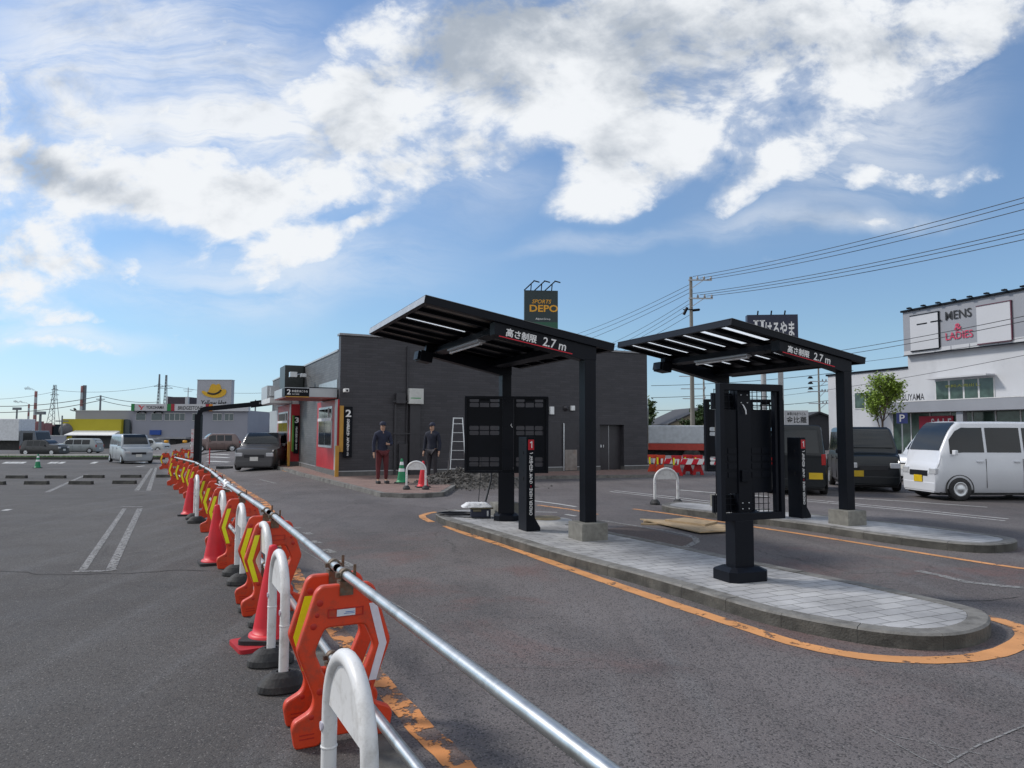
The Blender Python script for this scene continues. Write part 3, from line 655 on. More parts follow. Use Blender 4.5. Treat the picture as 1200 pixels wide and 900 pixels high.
stA = barrier_stand('orange stand with white chevron and small sticker, nearest of the pipe rail', True, False)
stB = barrier_stand('orange stand with yellow chevron directly behind the one with the sticker')
p = rowp(3.84); stA.location = (p.x, p.y, 0); stA.rotation_euler.z = ROWA
ys_ = [4.12, 6.42, 6.85, 8.55, 10.1, 11.5, 13.1, 14.6, 16.0, 17.4, 18.9, 20.4, 22.4]
ords = ['second', 'third', 'fourth', 'fifth', 'sixth', 'seventh', 'eighth', 'ninth', 'tenth', 'eleventh', 'twelfth', 'thirteenth', 'fourteenth']
LAB = {1: 'orange stand under the open pipe end beyond the nearest pair of stands', 2: 'orange stand just behind the open pipe end, fourth from the near end', 3: 'orange stand with an upright white arch close at its left, before the white tape', 4: 'orange stand right under the white taped joint of the rail', 5: 'orange stand just beyond the white taped joint of the rail'}
for i, y in enumerate(ys_):
    p = rowp(y); z = gz(p.x, p.y)
    lb = LAB.get(i, 'orange stand with yellow chevron, %s counted from the near end of the rail' % ords[i])
    if i == 0: stB.location = (p.x, p.y, z); stB.rotation_euler.z = ROWA
    else: dup(stB, (p.x, p.y, z), ROWA + random.uniform(-.10, .10), lb)
for k, (px, py, rz) in enumerate([(205, 557, .7), (193.5, 550, .5), (211, 546, .2), (205, 543, -.2), (218, 542, .4), (213, 540, -.4), (224, 542.5, .1)]):
    p = G(px, py); lb = ['orange stand turned at the bend where the rail ends', 'orange stand standing apart at the far left end of the row', 'far orange stand heaped with others by the black arch post, in front', 'far orange stand heaped by the black arch post, at the left', 'far orange stand closest to the foot of the black arch post', 'far orange stand, rearmost of those by the black arch post', 'far orange stand half hidden just left of the black arch post'][k]
    dup(stB, p, rz, lb)
def pipe(y0, y1, z, label, dx=0):
    a, b_ = rowp(y0), rowp(y1); mb = MB(); za, zb = gz(*a) + z, gz(*b_) + z
    n = 16; mid = rowp((y0 + y1) / 2); zm = (za + zb) / 2
    A_, B_ = Vector((a.x, a.y, za)) - Vector((mid.x, mid.y, zm)), Vector((b_.x, b_.y, zb)) - Vector((mid.x, mid.y, zm))
    mb.tube([A_, B_], .0243, 20, False); mb.tube([B_, A_], .0215, 20, False)
    for q, s_ in ((A_, 1), (B_, -1)):
        d = (B_ - A_).normalized(); o1 = d.orthogonal().normalized(); o2 = d.cross(o1)
        vs = [q + (o1 * math.cos(2 * math.pi * k / 20) + o2 * math.sin(2 * math.pi * k / 20)) * r for r in (.0243, .0215) for k in range(20)]
        mb.add(vs, [(k, (k + 1) % 20, 20 + (k + 1) % 20, 20 + k) for k in range(20)])
    o = mb.build('steel_pipe', GALV); o.location = (mid.x, mid.y, zm); return tag(o, label, 'pipe', 'galvanised pipes of the rail')
segs = [(-.3, 3.93, 'upper', 'nearest, running off the bottom of the picture'), (4.02, 6.52, 'upper', 'between the second and third orange stands'), (6.72, 10.05, 'upper', 'ending at the white taped joint'), (10.15, 13.6, 'upper', 'starting beyond the white taped joint'), (13.65, 17.6, 'upper', 'fifth from the near end'), (17.65, 23.0, 'upper', 'farthest of the rail')]
for y0, y1, _, w_ in segs:
    pipe(y0, y1, PIPE_Z, 'galvanised top rail pipe, ' + w_); pipe(y0, y1, LOW_Z, 'galvanised lower rail pipe near the ground, ' + w_)
# white tape wound round the joint
mb = MB(); p = rowp(10.1); rr = random.Random(5)
for i in range(26):
    c = Vector((rr.uniform(-.07, .07), rr.uniform(-.16, .16), rr.uniform(-.05, .05))); a_ = rr.random() * 6.28; d = Vector((math.cos(a_), rr.uniform(-.6, .6), math.sin(a_))) * rr.uniform(.04, .10)
    mb.bar(c, c + d, .035, .006)
mb.lathe([(.03, -.12), (.045, -.06), (.05, 0), (.042, .07), (.03, .12)], 12, (0, 0, 0), 'Y')
o = mb.build('tape_wrap', WHT2); o.location = (p.x, p.y, gz(*p) + PIPE_Z); o.rotation_euler.z = ROWA; tag(o, 'loose white tape wound round a joint of the top rail', 'tape')

# arches
def arch(label):
    t = thing('arch_barricade', label, 'barricade', group='white arch barricades on rubber feet')
    hw, r, H = .27, .030, .82; z1 = H - hw - r
    path = [(-hw, 0, .03), (-hw, 0, z1)] + [(-hw * math.cos(a_), 0, z1 + hw * math.sin(a_)) for a_ in [math.pi * k / 18 for k in range(1, 18)]] + [(hw, 0, z1), (hw, 0, .03)]
    mb = MB(); mb.tube(path, r, 16); mb.lathe([(r, .545), (r + .0025, .547), (r + .0025, .553), (r, .555)], 16, (hw, 0, -.16)); mb.lathe([(r, .545), (r + .0025, .547), (r + .0025, .553), (r, .555)], 16, (-hw, 0, -.16)); mb.build('tube', WHT, t)
    mb = MB(); ins = [(-hw * math.cos(a_) * .96, z1 + hw * .96 * math.sin(a_)) for a_ in [.14 + (math.pi - .28) * k / 18 for k in range(0, 19)]]
    outline('panel', [ins], .022, WHT, t, .002)
    for s_ in (-1, 1):
        f = MB(); f.lathe([(0, 0), (.115, 0), (.125, .01), (.122, .045), (.09, .09), (.062, .112), (.060, .114), (.036, .115), (.034, .09)], 26, (0, 0, 0), 'Z', False)
        for i in range(len(f.v)): v = f.v[i]; f.v[i] = (v[0] * .85, v[1] * 1.25, v[2])
        o = f.build('rubber_foot', RUB, t); o.location = (s_ * hw, 0, 0)
        r_ = MB(); r_.tube([(s_ * hw - .0, -r * .9, z1 - .05), (s_ * hw, -r * 1.02 - .004, z1 - .05)], .017, 12); r_.build('reflector', mat('clear_reflector', (.55, .52, .60), .15), t)
    return t
ar = arch('white arch barricade nearest the camera, cut off at the bottom'); ARA = math.atan2(ROW.y, ROW.x)
ar.location = (-.575, 2.61, 0); ar.rotation_euler.z = ARA + math.pi
for x, y, lb in ((-1.53, 4.80, 'white arch barricade on black feet, left of the nearest orange stands'), (-2.14, 6.27, 'white arch barricade behind the nearest red cone'), (-2.93, 7.85, 'white arch barricade beside the red cone in mid row'), (-3.80, 9.5, 'white arch barricade half hidden right of the mid row cone'), (-5.58, 12.8, 'white arch barricade seen edge on next to the farthest red cone')):
    dup(ar, (x, y, gz(x, y)), ARA + math.pi + random.uniform(-.05, .05), lb)
p = G(487.5, 573.5, KH); dup(ar, p, R(6), 'white arch barricade on the brick walkway before the dark wall').scale = (.9, .9, .9)
p = G(781, 591); dup(ar, p, R(10), 'white arch barricade at the tip of the far lane island')

def cone(label, m, h=.70, bands=()):
    t = thing('traffic_cone', label, 'cone', group='traffic cones')
    mb = MB(); r0 = .135; n = 12; prof = [(.165, .028), (.160, .045), (.138, .055)] + [(r0 + (.032 - r0) * k / n, .055 + (h - .055 - .02) * k / n) for k in range(n + 1)] + [(.028, h - .005), (.018, h), (0, h)]
    mb.lathe(prof, 32); mb.build('cone_body', m, t)
    mb = MB(); mb.prism(fillet([(-.19, -.19), (.19, -.19), (.19, .19), (-.19, .19)], .05), 0, .03); mb.build('base', RUB, t)
    for z0, z1 in bands:
        f = lambda z: r0 + (.032 - r0) * (z - .055) / (h - .075) + .0025
        mb = MB(); mb.lathe([(f(z0), z0), (f(z1), z1)], 32); mb.build('white_band', WHT2, t)
    return t
c1 = cone('red traffic cone nearest the camera, behind the white arch', CONE); c1.location = (-1.82, 5.55, 0)
dup(c1, (-3.58, 8.8, 0), .5, 'red traffic cone standing clear at the left of mid row'); dup(c1, (-6.08, 13.7, gz(-6.1, 13.7)), .2, 'small looking red cone beside the edge on white arch')
mb = MB(); mb.prism(fillet([(-.17, -.17), (.17, -.17), (.17, .17), (-.17, .17)], .04), 0, .03); o = mb.build('cone_weight', mat('red_weight', (.40, .012, .02), .6)); o.location = (-1.89, 5.47, .0); o.rotation_euler.z = .6
tag(o, 'flat red rubber plate poking out from under the nearest cone', 'cone weight')
c1.location.z = .03
dup(c1, G(495.5, 571, KH), .3, 'red cone behind the white arch on the walkway')
c4 = cone('green and white cone on the brick walkway by the dark wall', GRN, .70, ((.33, .42), (.52, .61))); c4.location = G(470.5, 566, KH)
dup(c4, G(44, 548.5), .4, 'green cone alone in the far empty lot')

# wheel stops
def wheel_stop():
    mb = MB(); mb.prism(fillet([(-.085, 0), (.085, 0), (.06, .11), (-.06, .11)], .015, 3), -.36, .36)
    mb.v = [(z, x, y) for x, y, z in mb.v]; me = mb.build('wheel_stop', mat('wheel_stop_rubber', (.045, .045, .042), .85, 0, .3, 5, .2, 40, dirt=(.16, .15, .13), dscale=8, damt=.5)); return me
ws0 = None
row1 = [(19.5, 560.5), (65, 560.5), (110, 560), (153.5, 559.7), (195, 559.5)]; row2 = [(-8, 568), (43, 567.7), (95, 567.6), (146, 567)]
for i, (px, py) in enumerate(row1 + row2):
    p = G(px, py)
    if ws0 is None: o = ws0 = wheel_stop()
    else: o = ws0.copy(); col.objects.link(o)
    o.location = p; o.rotation_euler.z = R(-1) if i < 5 else R(-2)
    nth = ['leftmost', 'second from left', 'middle', 'fourth from left', 'rightmost']
    nt2 = ['leftmost, cut by the picture edge,', 'second from left', 'third from left', 'rightmost']
    tag(o, ('dark wheel stop, %s of the farther row in the lot' % nth[i]) if i < 5 else ('dark wheel stop, %s of the nearer row in the lot' % nt2[i - 5]), 'wheel stop', 'wheel stops in the empty lot')

# ================================================================== HEIGHT LIMIT GATES
GA = math.atan2(.398, .917); TILT = math.atan(.171)
STRIP = bpy.data.materials.new('translucent_roof_strip')
def _st():
    m = STRIP; m.use_nodes = True; t = m.node_tree; t.nodes.clear(); o = t.nodes.new('ShaderNodeOutputMaterial'); a = t.nodes.new('ShaderNodeBsdfTranslucent'); b = t.nodes.new('ShaderNodeBsdfTransparent'); mx_ = t.nodes.new('ShaderNodeMixShader')
    a.inputs[0].default_value = (.92, .93, .93, 1); b.inputs[0].default_value = (.9, .92, .93, 1); mx_.inputs[0].default_value = .35; t.links.new(a.outputs[0], mx_.inputs[1]); t.links.new(b.outputs[0], mx_.inputs[2]); t.links.new(mx_.outputs[0], o.inputs[0])
_st()
FRAME = mat('charcoal_coated_steel', (.0055, .007, .0115), .42, 0, .2, 2, .02, 80, spec=.16)
STRIP_DIM = mat('roof_strip_dimmed', (.16, .145, .125), .4, .6, .15, 5)  # dull brown painted on the near gate's roof strips so they look unlit
def gate(label, lit):
    t = thing('height_limit_gate', label, 'gate', group='cantilever height limit gates on the lane islands')
    for v in (0, 3.0):
        pz = 2.70 + (.0 if v == 0 else .0)
        mb = MB(); mb.box(-.088, .088, v - .088, v + .088, .235, 2.66); mb.build('post', FRAME, t, .006)
        mb = MB(); mb.box(-.205, .205, v - .205, v + .205, -.02, .235, .012); mb.build('concrete_footing', CONC, t)
        # sloping cantilever arm, mitred on to the post
        u1 = -1.46; top = lambda u: 2.70 - .171 * u; dp = .21
        mb = MB(); y0, y1 = (v - .092, v + .088)
        pr = [(u1, top(u1)), (.092, top(.092)), (.092, 2.50), (-.092, 2.50), (-.092, top(0) - dp), (u1, top(u1) - dp * .82)]
        mb.prism([(x, z) for x, z in pr], y0, y1); mb.v = [(x, z_, y_) for (x, y_, z_) in mb.v]
        mb.build('cantilever_arm', FRAME, t, .004)
    rt = MB(); u0, u2, v0, v1 = -2.46, .38, -.13, 3.12; th = .10
    rt.box(u0, u2, v0, v0 + .05, -th, 0); rt.box(u0, u2, v1 - .05, v1, -th, 0); rt.box(u0, u0 + .05, v0 + .05, v1 - .05, -th, 0); rt.box(u2 - .05, u2, v0 + .05, v1 - .05, -th, 0)
    ro = rt.build('roof_frame', FRAME, t, .004); ro.location = (0, 0, 2.80 + .0); ro.rotation_euler = (0, TILT, 0)
    tr = MB(); tr.box(u0 - .006, u2 + .006, v0 - .008, v0 + .06, .0, .008); tr.box(u0 - .006, u2 + .006, v1 - .06, v1 + .008, 0, .008); tr.box(u0 - .006, u0 + .06, v0 + .06, v1 - .06, 0, .008); tr.box(u2 - .06, u2 + .006, v0 + .06, v1 - .06, 0, .008)
    x = tr.build('roof_trim', mat('trim_grey', (.09, .09, .095), .3, .5), t); x.location = ro.location; x.rotation_euler = ro.rotation_euler
    if not lit:
        mb = MB(); mb.box(u0 - .010, u0 - .0065, v0, v1, -th + .004, -.004); x = mb.build('sunlit_end_fascia', mat('sunlit_fascia_grey', (.40, .41, .42), .4, .3), t); x.location = ro.location; x.rotation_euler = ro.rotation_euler  # added pale strip: sunlight on this roof end put into the colour
    dk = MB(); nb = 6; bw = (v1 - v0 - .1) / nb; gaps = []
    for k in range(nb):
        a = v0 + .05 + k * bw; g0, g1 = a + bw * .50, a + bw * .50 + (.13 if k in (0, 1) else .075)
        dk.box(u0 + .05, u2 - .05, a, g0, -.052, -.04); dk.box(u0 + .05, u2 - .05, g1, a + bw, -.052, -.04)
        for (ua, ub) in ((u0 + .05, -2.33), (-1.40, -1.20), (-.38, u2 - .05)): dk.box(ua, ub, g0, g1, -.052, -.04)
        gaps.append((g0, g1))
        if k: dk.box(u0 + .05, u2 - .05, a - .02, a + .02, -.095, -.053)
    x = dk.build('roof_deck', BLK2, t); x.location = ro.location; x.rotation_euler = ro.rotation_euler
    for k, (g0, g1) in enumerate(gaps):
        for (ua, ub) in ((-2.33, -1.40), (-1.20, -.38)):
            mb = MB(); mb.box(ua, ub, g0, g1, -.050, -.044); o = mb.build('roof_strip', STRIP if (lit or (k == 2 and ua < -2)) else STRIP_DIM, t); o.location = ro.location; o.rotation_euler = ro.rotation_euler
            if not lit or k > 1:
                pass
    for u in (-1.30, -.20):
        mb = MB(); mb.box(u - .05, u + .05, v0 + .052, v1 - .052, -.20, -.104); mb.box(u - .09, u + .09, v0 + .052, v1 - .052, -.215, -.20); 
        for v in (.15, .3, 2.7, 2.85):
            for s_ in (-.065, .065): mb.lathe([(.012, 0), (.012, -.012), (0, -.012)], 8, (u + s_, v, -.215))
        x = mb.build('cross_beam', FRAME, t); x.location = ro.location; x.rotation_euler = ro.rotation_euler
    # lettering
    u1, u2_ = -1.32, -.38
    def onarm(u, dz): return (u, -.097, 2.70 - .171 * u - dz)
    text('lettering', '高さ制限', .17, TXTW, t, onarm(-1.07, .105), (R(90), TILT, 0), width=.46, height=.115, bold=.022)
    text('lettering', '2.7 m', .17, TXTW, t, onarm(-.57, .105), (R(90), TILT, 0), width=.36, height=.125, bold=.012)
    mb = MB(); mb.box(-1.42, -.30, -.0985, -.0925, -.012, 0); x = mb.build('red_stripe', TXTR, t); x.location = (0, 0, 2.70 - .171 * 0 - .176); x.rotation_euler = (0, TILT, 0)
    # strip lamp under the outer cross beam
    mb = MB(); mb.box(-1.36, -1.24, .75, 2.15, -.245, -.2155); x = mb.build('lamp_housing', LGREY, t); x.location = ro.location; x.rotation_euler = ro.rotation_euler
    m2 = MB(); m2.tube([(-1.30, .80, -.268), (-1.30, 2.10, -.268)], .016, 10); m2.box(-1.32, -1.28, .76, .80, -.285, -.2455); m2.box(-1.32, -1.28, 2.10, 2.14, -.285, -.2455); y = m2.build('lamp_tube', WHT, x)
    mb = MB(); mb.box(-1.62, -1.40, 2.75, 3.05, -.40, -.22, .01); mb.box(-1.52, -1.46, 2.85, 2.95, -.22, -.10); mb.box(-1.66, -1.623, 2.78, 3.02, -.38, -.24); x = mb.build('sensor_box', BLK2, t); x.location = ro.location; x.rotation_euler = ro.rotation_euler
    return t
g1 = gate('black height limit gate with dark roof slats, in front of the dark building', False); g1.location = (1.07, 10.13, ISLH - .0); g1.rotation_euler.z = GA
g2 = gate('black height limit gate with bright white roof strips, at the right', True); g2.location = (5.51, 11.88, ISLH); g2.rotation_euler.z = GA
for g_ in (g1, g2): g_.location.z = ISLH - .002

# ================================================================== MENU BOARDS AND ORDER POSTS
def slot(x0, x1, z0, z1, r=.02): return fillet([(x0, z0), (x1, z0), (x1, z1), (x0, z1)], r, 3)
def pedestal(t, w_, h_, foot):
    mb = MB(); mb.box(-w_ / 2, w_ / 2, -w_ / 2, w_ / 2, .06, h_); mb.build('pedestal', FRAME, t, .006)
    c = foot * .22; f = foot / 2; pl = [(-f + c, -f), (f - c, -f), (f, -f + c), (f, f - c), (f - c, f), (-f + c, f), (-f, f - c), (-f, -f + c)]
    mb = MB(); mb.prism(pl, 0, .085); q = [(x * .72, y * .72) for x, y in pl]
    n = 8; mb.add([(x, y, .0851) for x, y in pl] + [(x, y, .125) for x, y in q], [(k, (k + 1) % n, (k + 1) % n + n, k + n) for k in range(n)] + [tuple(range(n, 2 * n))]); mb.build('pedestal_foot', FRAME, t)
def wide_board(label):
    t = thing('menu_board', label, 'menu board', group='wide black menu boards seen from behind')
    W, z0, z1 = 1.42, .79, 2.09
    pedestal(t, .27, .80, .42)
    mb = MB(); b = .04
    mb.box(-W / 2, W / 2, -.06, .06, z0, z0 + b); mb.box(-W / 2, W / 2, -.06, .06, z1 - b, z1); mb.box(-W / 2, -W / 2 + b, -.06, .06, z0 + b, z1 - b); mb.box(W / 2 - b, W / 2, -.06, .06, z0 + b, z1 - b); mb.build('frame', FRAME, t, .004)
    for (xa, xb, nn) in ((-W / 2 + b, -.075, 1), (.125, W / 2 - b, 2)):
        loops = [[(xa, z0 + b), (xb, z0 + b), (xb, z1 - b), (xa, z1 - b)]]
        w3 = (xb - xa - .07) / 3
        for (za) in (1.905, 1.43, .90):
            for r_ in (0, 1):
                for k in range(3):
                    x0 = xa + .04 + k * w3; loops.append(slot(x0, x0 + w3 - .018, za + r_ * .085 - .0, za + r_ * .085 + .07, .022 if k in (0, 2) else .004))
        outline('panel', loops, .02, BLK2, t).location.y = -.02
    mb = MB(); mb.box(-.07, .12, -.085, -.032, z0 + b, z1 - b); 
    for z in (2.02, 1.98, .88, .84):
        for x in (-.03, .01, .08): mb.lathe([(0, -.012), (.008, -.012), (.008, 0)], 8, (x, -.085, z), 'Y')
    mb.build('column', FRAME, t, .003)
    mb = MB(); mb.box(-.04, .06, -.10, -.086, 1.10, 1.21); mb.build('junction_cover', BLK2, t); mb = MB(); mb.tube([(.085, -.09, 1.62), (.07, -.11, 1.60), (.10, -.11, 1.56)], .006, 6); mb.build('cable_end', WHT2, t)
    return t
w1 = wide_board('wide black slotted board behind the order post, by the near gate'); w1.location = (-.09, 12.25, ISLH - .004); w1.rotation_euler.z = R(1)
w2 = dup(w1, (4.20, 13.0, ISLH - .004), R(1), 'wide black slotted board mostly hidden behind the narrow wire panelled board')
def tall_board():
    t = thing('preview_board', 'narrow tall black open framed board on a pedestal, nearest on the near island', 'menu board', (2.335, 7.42, ISLH - .004), R(21))
    W, z0, z1, dp = .80, .60, 1.99, .03; b = .05
    mb = MB(); mb.box(-.115, .115, -.08, .08, .06, .60); mb.build('pedestal', FRAME, t, .006)
    f = .235; c = .06; pl = [(-f + c, -f * .8), (f - c, -f * .8), (f, -f * .8 + c), (f, f * .8 - c), (f - c, f * .8), (-f + c, f * .8), (-f, f * .8 - c), (-f, -f * .8 + c)]
    mb = MB(); mb.prism(pl, 0, .10); q = [(x * .72, y * .66) for x, y in pl]; n = 8
    mb.add([(x, y, .1001) for x, y in pl] + [(x, y, .135) for x, y in q], [(k, (k + 1) % n, (k + 1) % n + n, k + n) for k in range(n)] + [tuple(range(n, 2 * n))]); mb.build('pedestal_foot', FRAME, t)
    mb = MB(); mb.box(-W / 2, -W / 2 + b, -.05, dp, z0, z1); mb.box(W / 2 - b, W / 2, -.05, dp, z0, z1); mb.box(-W / 2 + b, W / 2 - b, -.05, dp, z0, z0 + .07); mb.box(-W / 2 + b, W / 2 - b, -.05, dp, z1 - .07, z1); mb.box(W / 2 - b - .045, W / 2 - b - .012, -.03, dp, z0 + .07, z1 - .07); mb.build('frame', FRAME, t, .004)
    # panels with slots either side of the mast
    for (xa, xb) in ((-W / 2 + b + .004, -.095), (.075, W / 2 - b - .004)):
        loops = [[(xa, .86), (xb, .86), (xb, 1.72), (xa, 1.72)]]
        outline('panel', loops, .03, BLK2, t).location.y = .10
        mb = MB()
        for za in (1.30, 1.22, 1.14, 1.05):                                # pressed ribs in the middle of the panel
            mb.box(xa + .012, (xa + xb) / 2 - .008, .078, .0845, za - .028, za + .028); mb.box((xa + xb) / 2 + .008, xb - .012, .078, .0845, za - .028, za + .028)
        mb.build('panel_rib', FRAME, t)
    for (xa, xb, za, zb) in ((-W / 2 + b, -.095, 1.72, z1 - .05), (.075, W / 2 - b, 1.72, z1 - .05), (-W / 2 + b, -.095, z0 + .05, .86), (.075, W / 2 - b, z0 + .05, .86)):
        mb = MB(); k = xa + .002
        while k < xb - .001: mb.bar((k, .12, za), (k, .12, zb), .006); k += .062
        k = za + .03
        while k < zb: mb.bar((xa, .126, k), (xb, .126, k), .006); k += .062
        mb.build('wire_grid', FRAME, t)
    mb = MB(); mb.box(-.093, .073, .07, .20, z0 + .052, z1 - .052); mb.build('mast', FRAME, t, .004)
    mb = MB(); mb.box(-.07, .02, .04, .068, .98, 1.10); mb.build('junction_cover', BLK2, t, .003)
    mb = MB(); mb.box(-W / 2 + b + .01, -.10, .16, .19, .66, .84); mb.build('back_tray', BLK2, t); mb = MB(); mb.box(-W / 2 + b + .01, -.10, .16, .19, 1.73, 1.90); mb.build('back_tray', BLK2, t)
    mb = MB(); mb.tube([(-.03, .066, 1.78), (-.035, .04, 1.76), (-.02, .03, 1.72), (-.01, .04, 1.68)], .007, 6); mb.build('cable_end', WHT2, t)
    mb = MB()
    for x in (-.05, .03):
        for z in (1.88, 1.80, .76, .70): mb.lathe([(0, -.01), (.007, -.01), (.007, 0)], 8, (x, .07, z), 'Y')
    mb.build('bolt', ALU, t)
    for o in bpy.data.objects:
        if o.parent == t and not o.name.startswith('pedestal'): o.location.x += .125; o.location.y -= .03
tall_board()
def order_post(label, loc):
    t = thing('order_post', label, 'order post', loc, GA)
    mb = MB(); prof = [(-.16, 0), (.16, 0), (.16, 1.41), (-.16, 1.41)]
    mb.box(-.07, .07, -.15, .15, 0, 1.41); mb.build('column', FRAME, t, .008)
    mb = MB(); mb.prism([(.0705, .002), (.165, .002), (.165, .05), (.0705, .20)], -.14, .14); mb.v = [(x, z, y) for x, y, z in mb.v]; mb.build('foot_flare', FRAME, t)
    mb = MB(); mb.box(-.058, .058, -.1545, -.1505, .02, 1.40); mb.build('face_plate', BLK2, t)
    mb = MB(); mb.box(-.048, .048, -.158, -.155, 1.215, 1.37); k = mb.build('number_plate', mat('red_sign_plate', (.50, .008, .02), .4), t)
    outline('number', [[(.004, 1.245), (.018, 1.245), (.018, 1.345), (.006, 1.345), (-.018, 1.328), (-.018, 1.314), (.004, 1.326)]], .002, TXTW, k).location.y = -.1592
    text('lettering', 'ご注文はこちら', .066, TXTW, t, (0, -.157, .945), vertical=True, bold=.015, height=.47)
    mb = MB(); mb.box(-.004, .004, -.157, -.155, .655, .685); mb.build('red_bar', TXTR, t)
    text('lettering', 'ORDER HERE', .066, TXTW, t, (0, -.157, .44), (R(90), R(-90), 0), bold=.006, width=.40, height=.048)
    mb = MB()
    for z, h in ((1.30, .02), (1.17, .05), (.90, .02), (.78, .06), (.5, .02)): mb.lathe([(0, -.003), (h * .5, -.003), (h * .5, 0)], 14, (-.07, -.0, z), 'X')
    for i in range(len(mb.v)): v = mb.v[i]; mb.v[i] = (v[0], v[1] * .5 - .03, v[2])
    mb.build('service_hole', mat('hole_black', (.004, .004, .004), .9), t)
order_post('slim black order post with red number one plate, by the near gate', tuple(P(617, 621, ISLH).xy) + (ISLH - .004,))
order_post('slim black order post with red number one plate, in front of the parked black car', tuple(P(935, 606, ISLH).xy) + (ISLH - .004,))

# odds and ends on the near island
def obj1(mb, nm, m, loc, label, cat, rz=0, bevel=0): o = mb.build(nm, m, None, bevel); o.location = loc; o.rotation_euler.z = rz; return tag(o, label, cat)
p = P(563, 606, ISLH)
t = thing('toolbox', 'dark toolbox with a pale tray lid on the end of the near island', 'toolbox', p, R(8)); mb = MB(); mb.box(-.17, .17, -.11, .11, 0, .15); mb.build('case', mat('navy_plastic', (.02, .025, .05), .5), t, .012); mb = MB(); mb.box(-.19, .21, -.13, .13, .15, .18); mb.box(-.14, .0, -.137, -.131, .11, .145); mb.build('lid', mat('khaki_plastic', (.16, .14, .09), .5), t, .006)
mb = MB(); mb.box(.10, .13, -.118, -.112, .03, .12); mb.build('latch', ALU, t)
random.seed(4)
mb = MB(); vs = []; nn = 16
for j in range(nn + 1):
    for i in range(nn + 1):
        x, y = (i / nn - .5) * .52, (j / nn - .5) * .34; e = 1 - max(abs(i / nn - .5), abs(j / nn - .5)) * 2; vs.append((x + random.uniform(-.008, .008), y + random.uniform(-.008, .008), .002 + .055 * min(1, e * 2.6) + random.uniform(0, .022) * min(1, e * 3)))
mb.add(vs, [(j * (nn + 1) + i, j * (nn + 1) + i + 1, (j + 1) * (nn + 1) + i + 1, (j + 1) * (nn + 1) + i) for j in range(nn) for i in range(nn)], True); mb.prism([(-.24, -.15), (.24, -.15), (.24, .15), (-.24, .15)], 0, .02)
obj1(mb, 'plastic_sheet', WHT2, (p.x - .07, p.y, ISLH + .181), 'crumpled white plastic sheet lying on the toolbox', 'plastic sheet', R(10))
q0 = P(528, 603.5, ISLH); mb = MB(); rc = random.Random(2)
for k in range(3):
    pts = [(math.cos(a_) * (.30 + .03 * k) + rc.uniform(-.02, .02), math.sin(a_) * (.16 + .02 * k) + rc.uniform(-.02, .02), .012 + .012 * k) for a_ in [i * .42 for i in range(15)]]; mb.tube(pts, .010, 6)
mb.tube([(.25, .1, .02), (.5, .12, .015), (.75, .05, .01)], .010, 6); mb.tube([(-.3, -.1, .012), (-.1, -.3, .01), (.3, -.45, .01), (.6, -.5, .01)], .008, 6)
obj1(mb, 'cable_coil', BLK, q0 + Vector((.12, 0, 0)), 'black cables coiled at the tip of the near island', 'cable')
mb = MB(); pz = P(581, 604, ISLH); mb.tube([(0, 0, .01), (-.10, .1, .12), (-.04, .2, .35), (.02, .25, .6), (.02, .3, .8)], .018, 8); obj1(mb, 'conduit_hose', BLK, pz + Vector((-.12, .3, 0)), 'black hose bending up beside the gate footing', 'hose')
mb = MB(); mb.tube([(0, 0, .0), (.02, .05, .25), (.03, .08, .45), (.05, .1, .95)], .007, 6); obj1(mb, 'dangling_cable', BLK, P(560, 603, ISLH) + Vector((.0, .1, .18)), 'thin black cable rising from the toolbox to the board', 'cable')
q = P(644, 611.5, ISLH); mb = MB(); mb.lathe([(0, .05), (.28, .05), (.36, .04), (.42, .0)], 36); obj1(mb, 'manhole_collar', mat('pale_mortar', (.42, .42, .42), .9, 0, .15, 9, .4), (q.x, q.y, ISLH - .004), 'round pale collar behind the order post', 'manhole'); 
mb = MB(); mb.lathe([(0, .075), (.22, .075), (.24, .052)], 30); obj1(mb, 'manhole_cover', mat('tan_cover', (.30, .24, .15), .8, 0, .3, 9), (q.x - .05, q.y + .05, ISLH - .003), 'tan round lid lying on the pale collar', 'cover')

# plywood sheets on the road
PLY = mat('weathered_plywood', (.38, .28, .17), .85, 0, .18, 4, .2, 60, dirt=(.17, .13, .09), dscale=3, damt=.8)
def board_px(pts, z0, th, label):
    v = [P(x, y, z0).xy for x, y in pts]; c = sum(v, Vector((0, 0))) / len(v); mb = MB(); mb.prism([tuple(a - c) for a in v], 0, th); o = mb.build('plywood_board', PLY); o.location = (c.x, c.y, z0); tag(o, label, 'board')
board_px([(750, 609), (820, 624.5), (850, 623), (856, 617), (815, 612)], .03, .02, 'large sheet of plywood lying on the road beneath the smaller one')
board_px([(779, 610.5), (826, 616.5), (841, 613), (802, 608.5)], .052, .03, 'smaller stained plywood piece on top of the large sheet')
mb = MB(); c = P(800, 616); mb.bar((-.7, .1, .015), (.7, -.15, .015), .06, .028); mb.bar((-.6, .4, .015), (.5, .3, .015), .06, .028); obj1(mb, 'timber_batten', PLY, (c.x, c.y, 0), 'thin battens lifting the plywood off the road', 'timber')

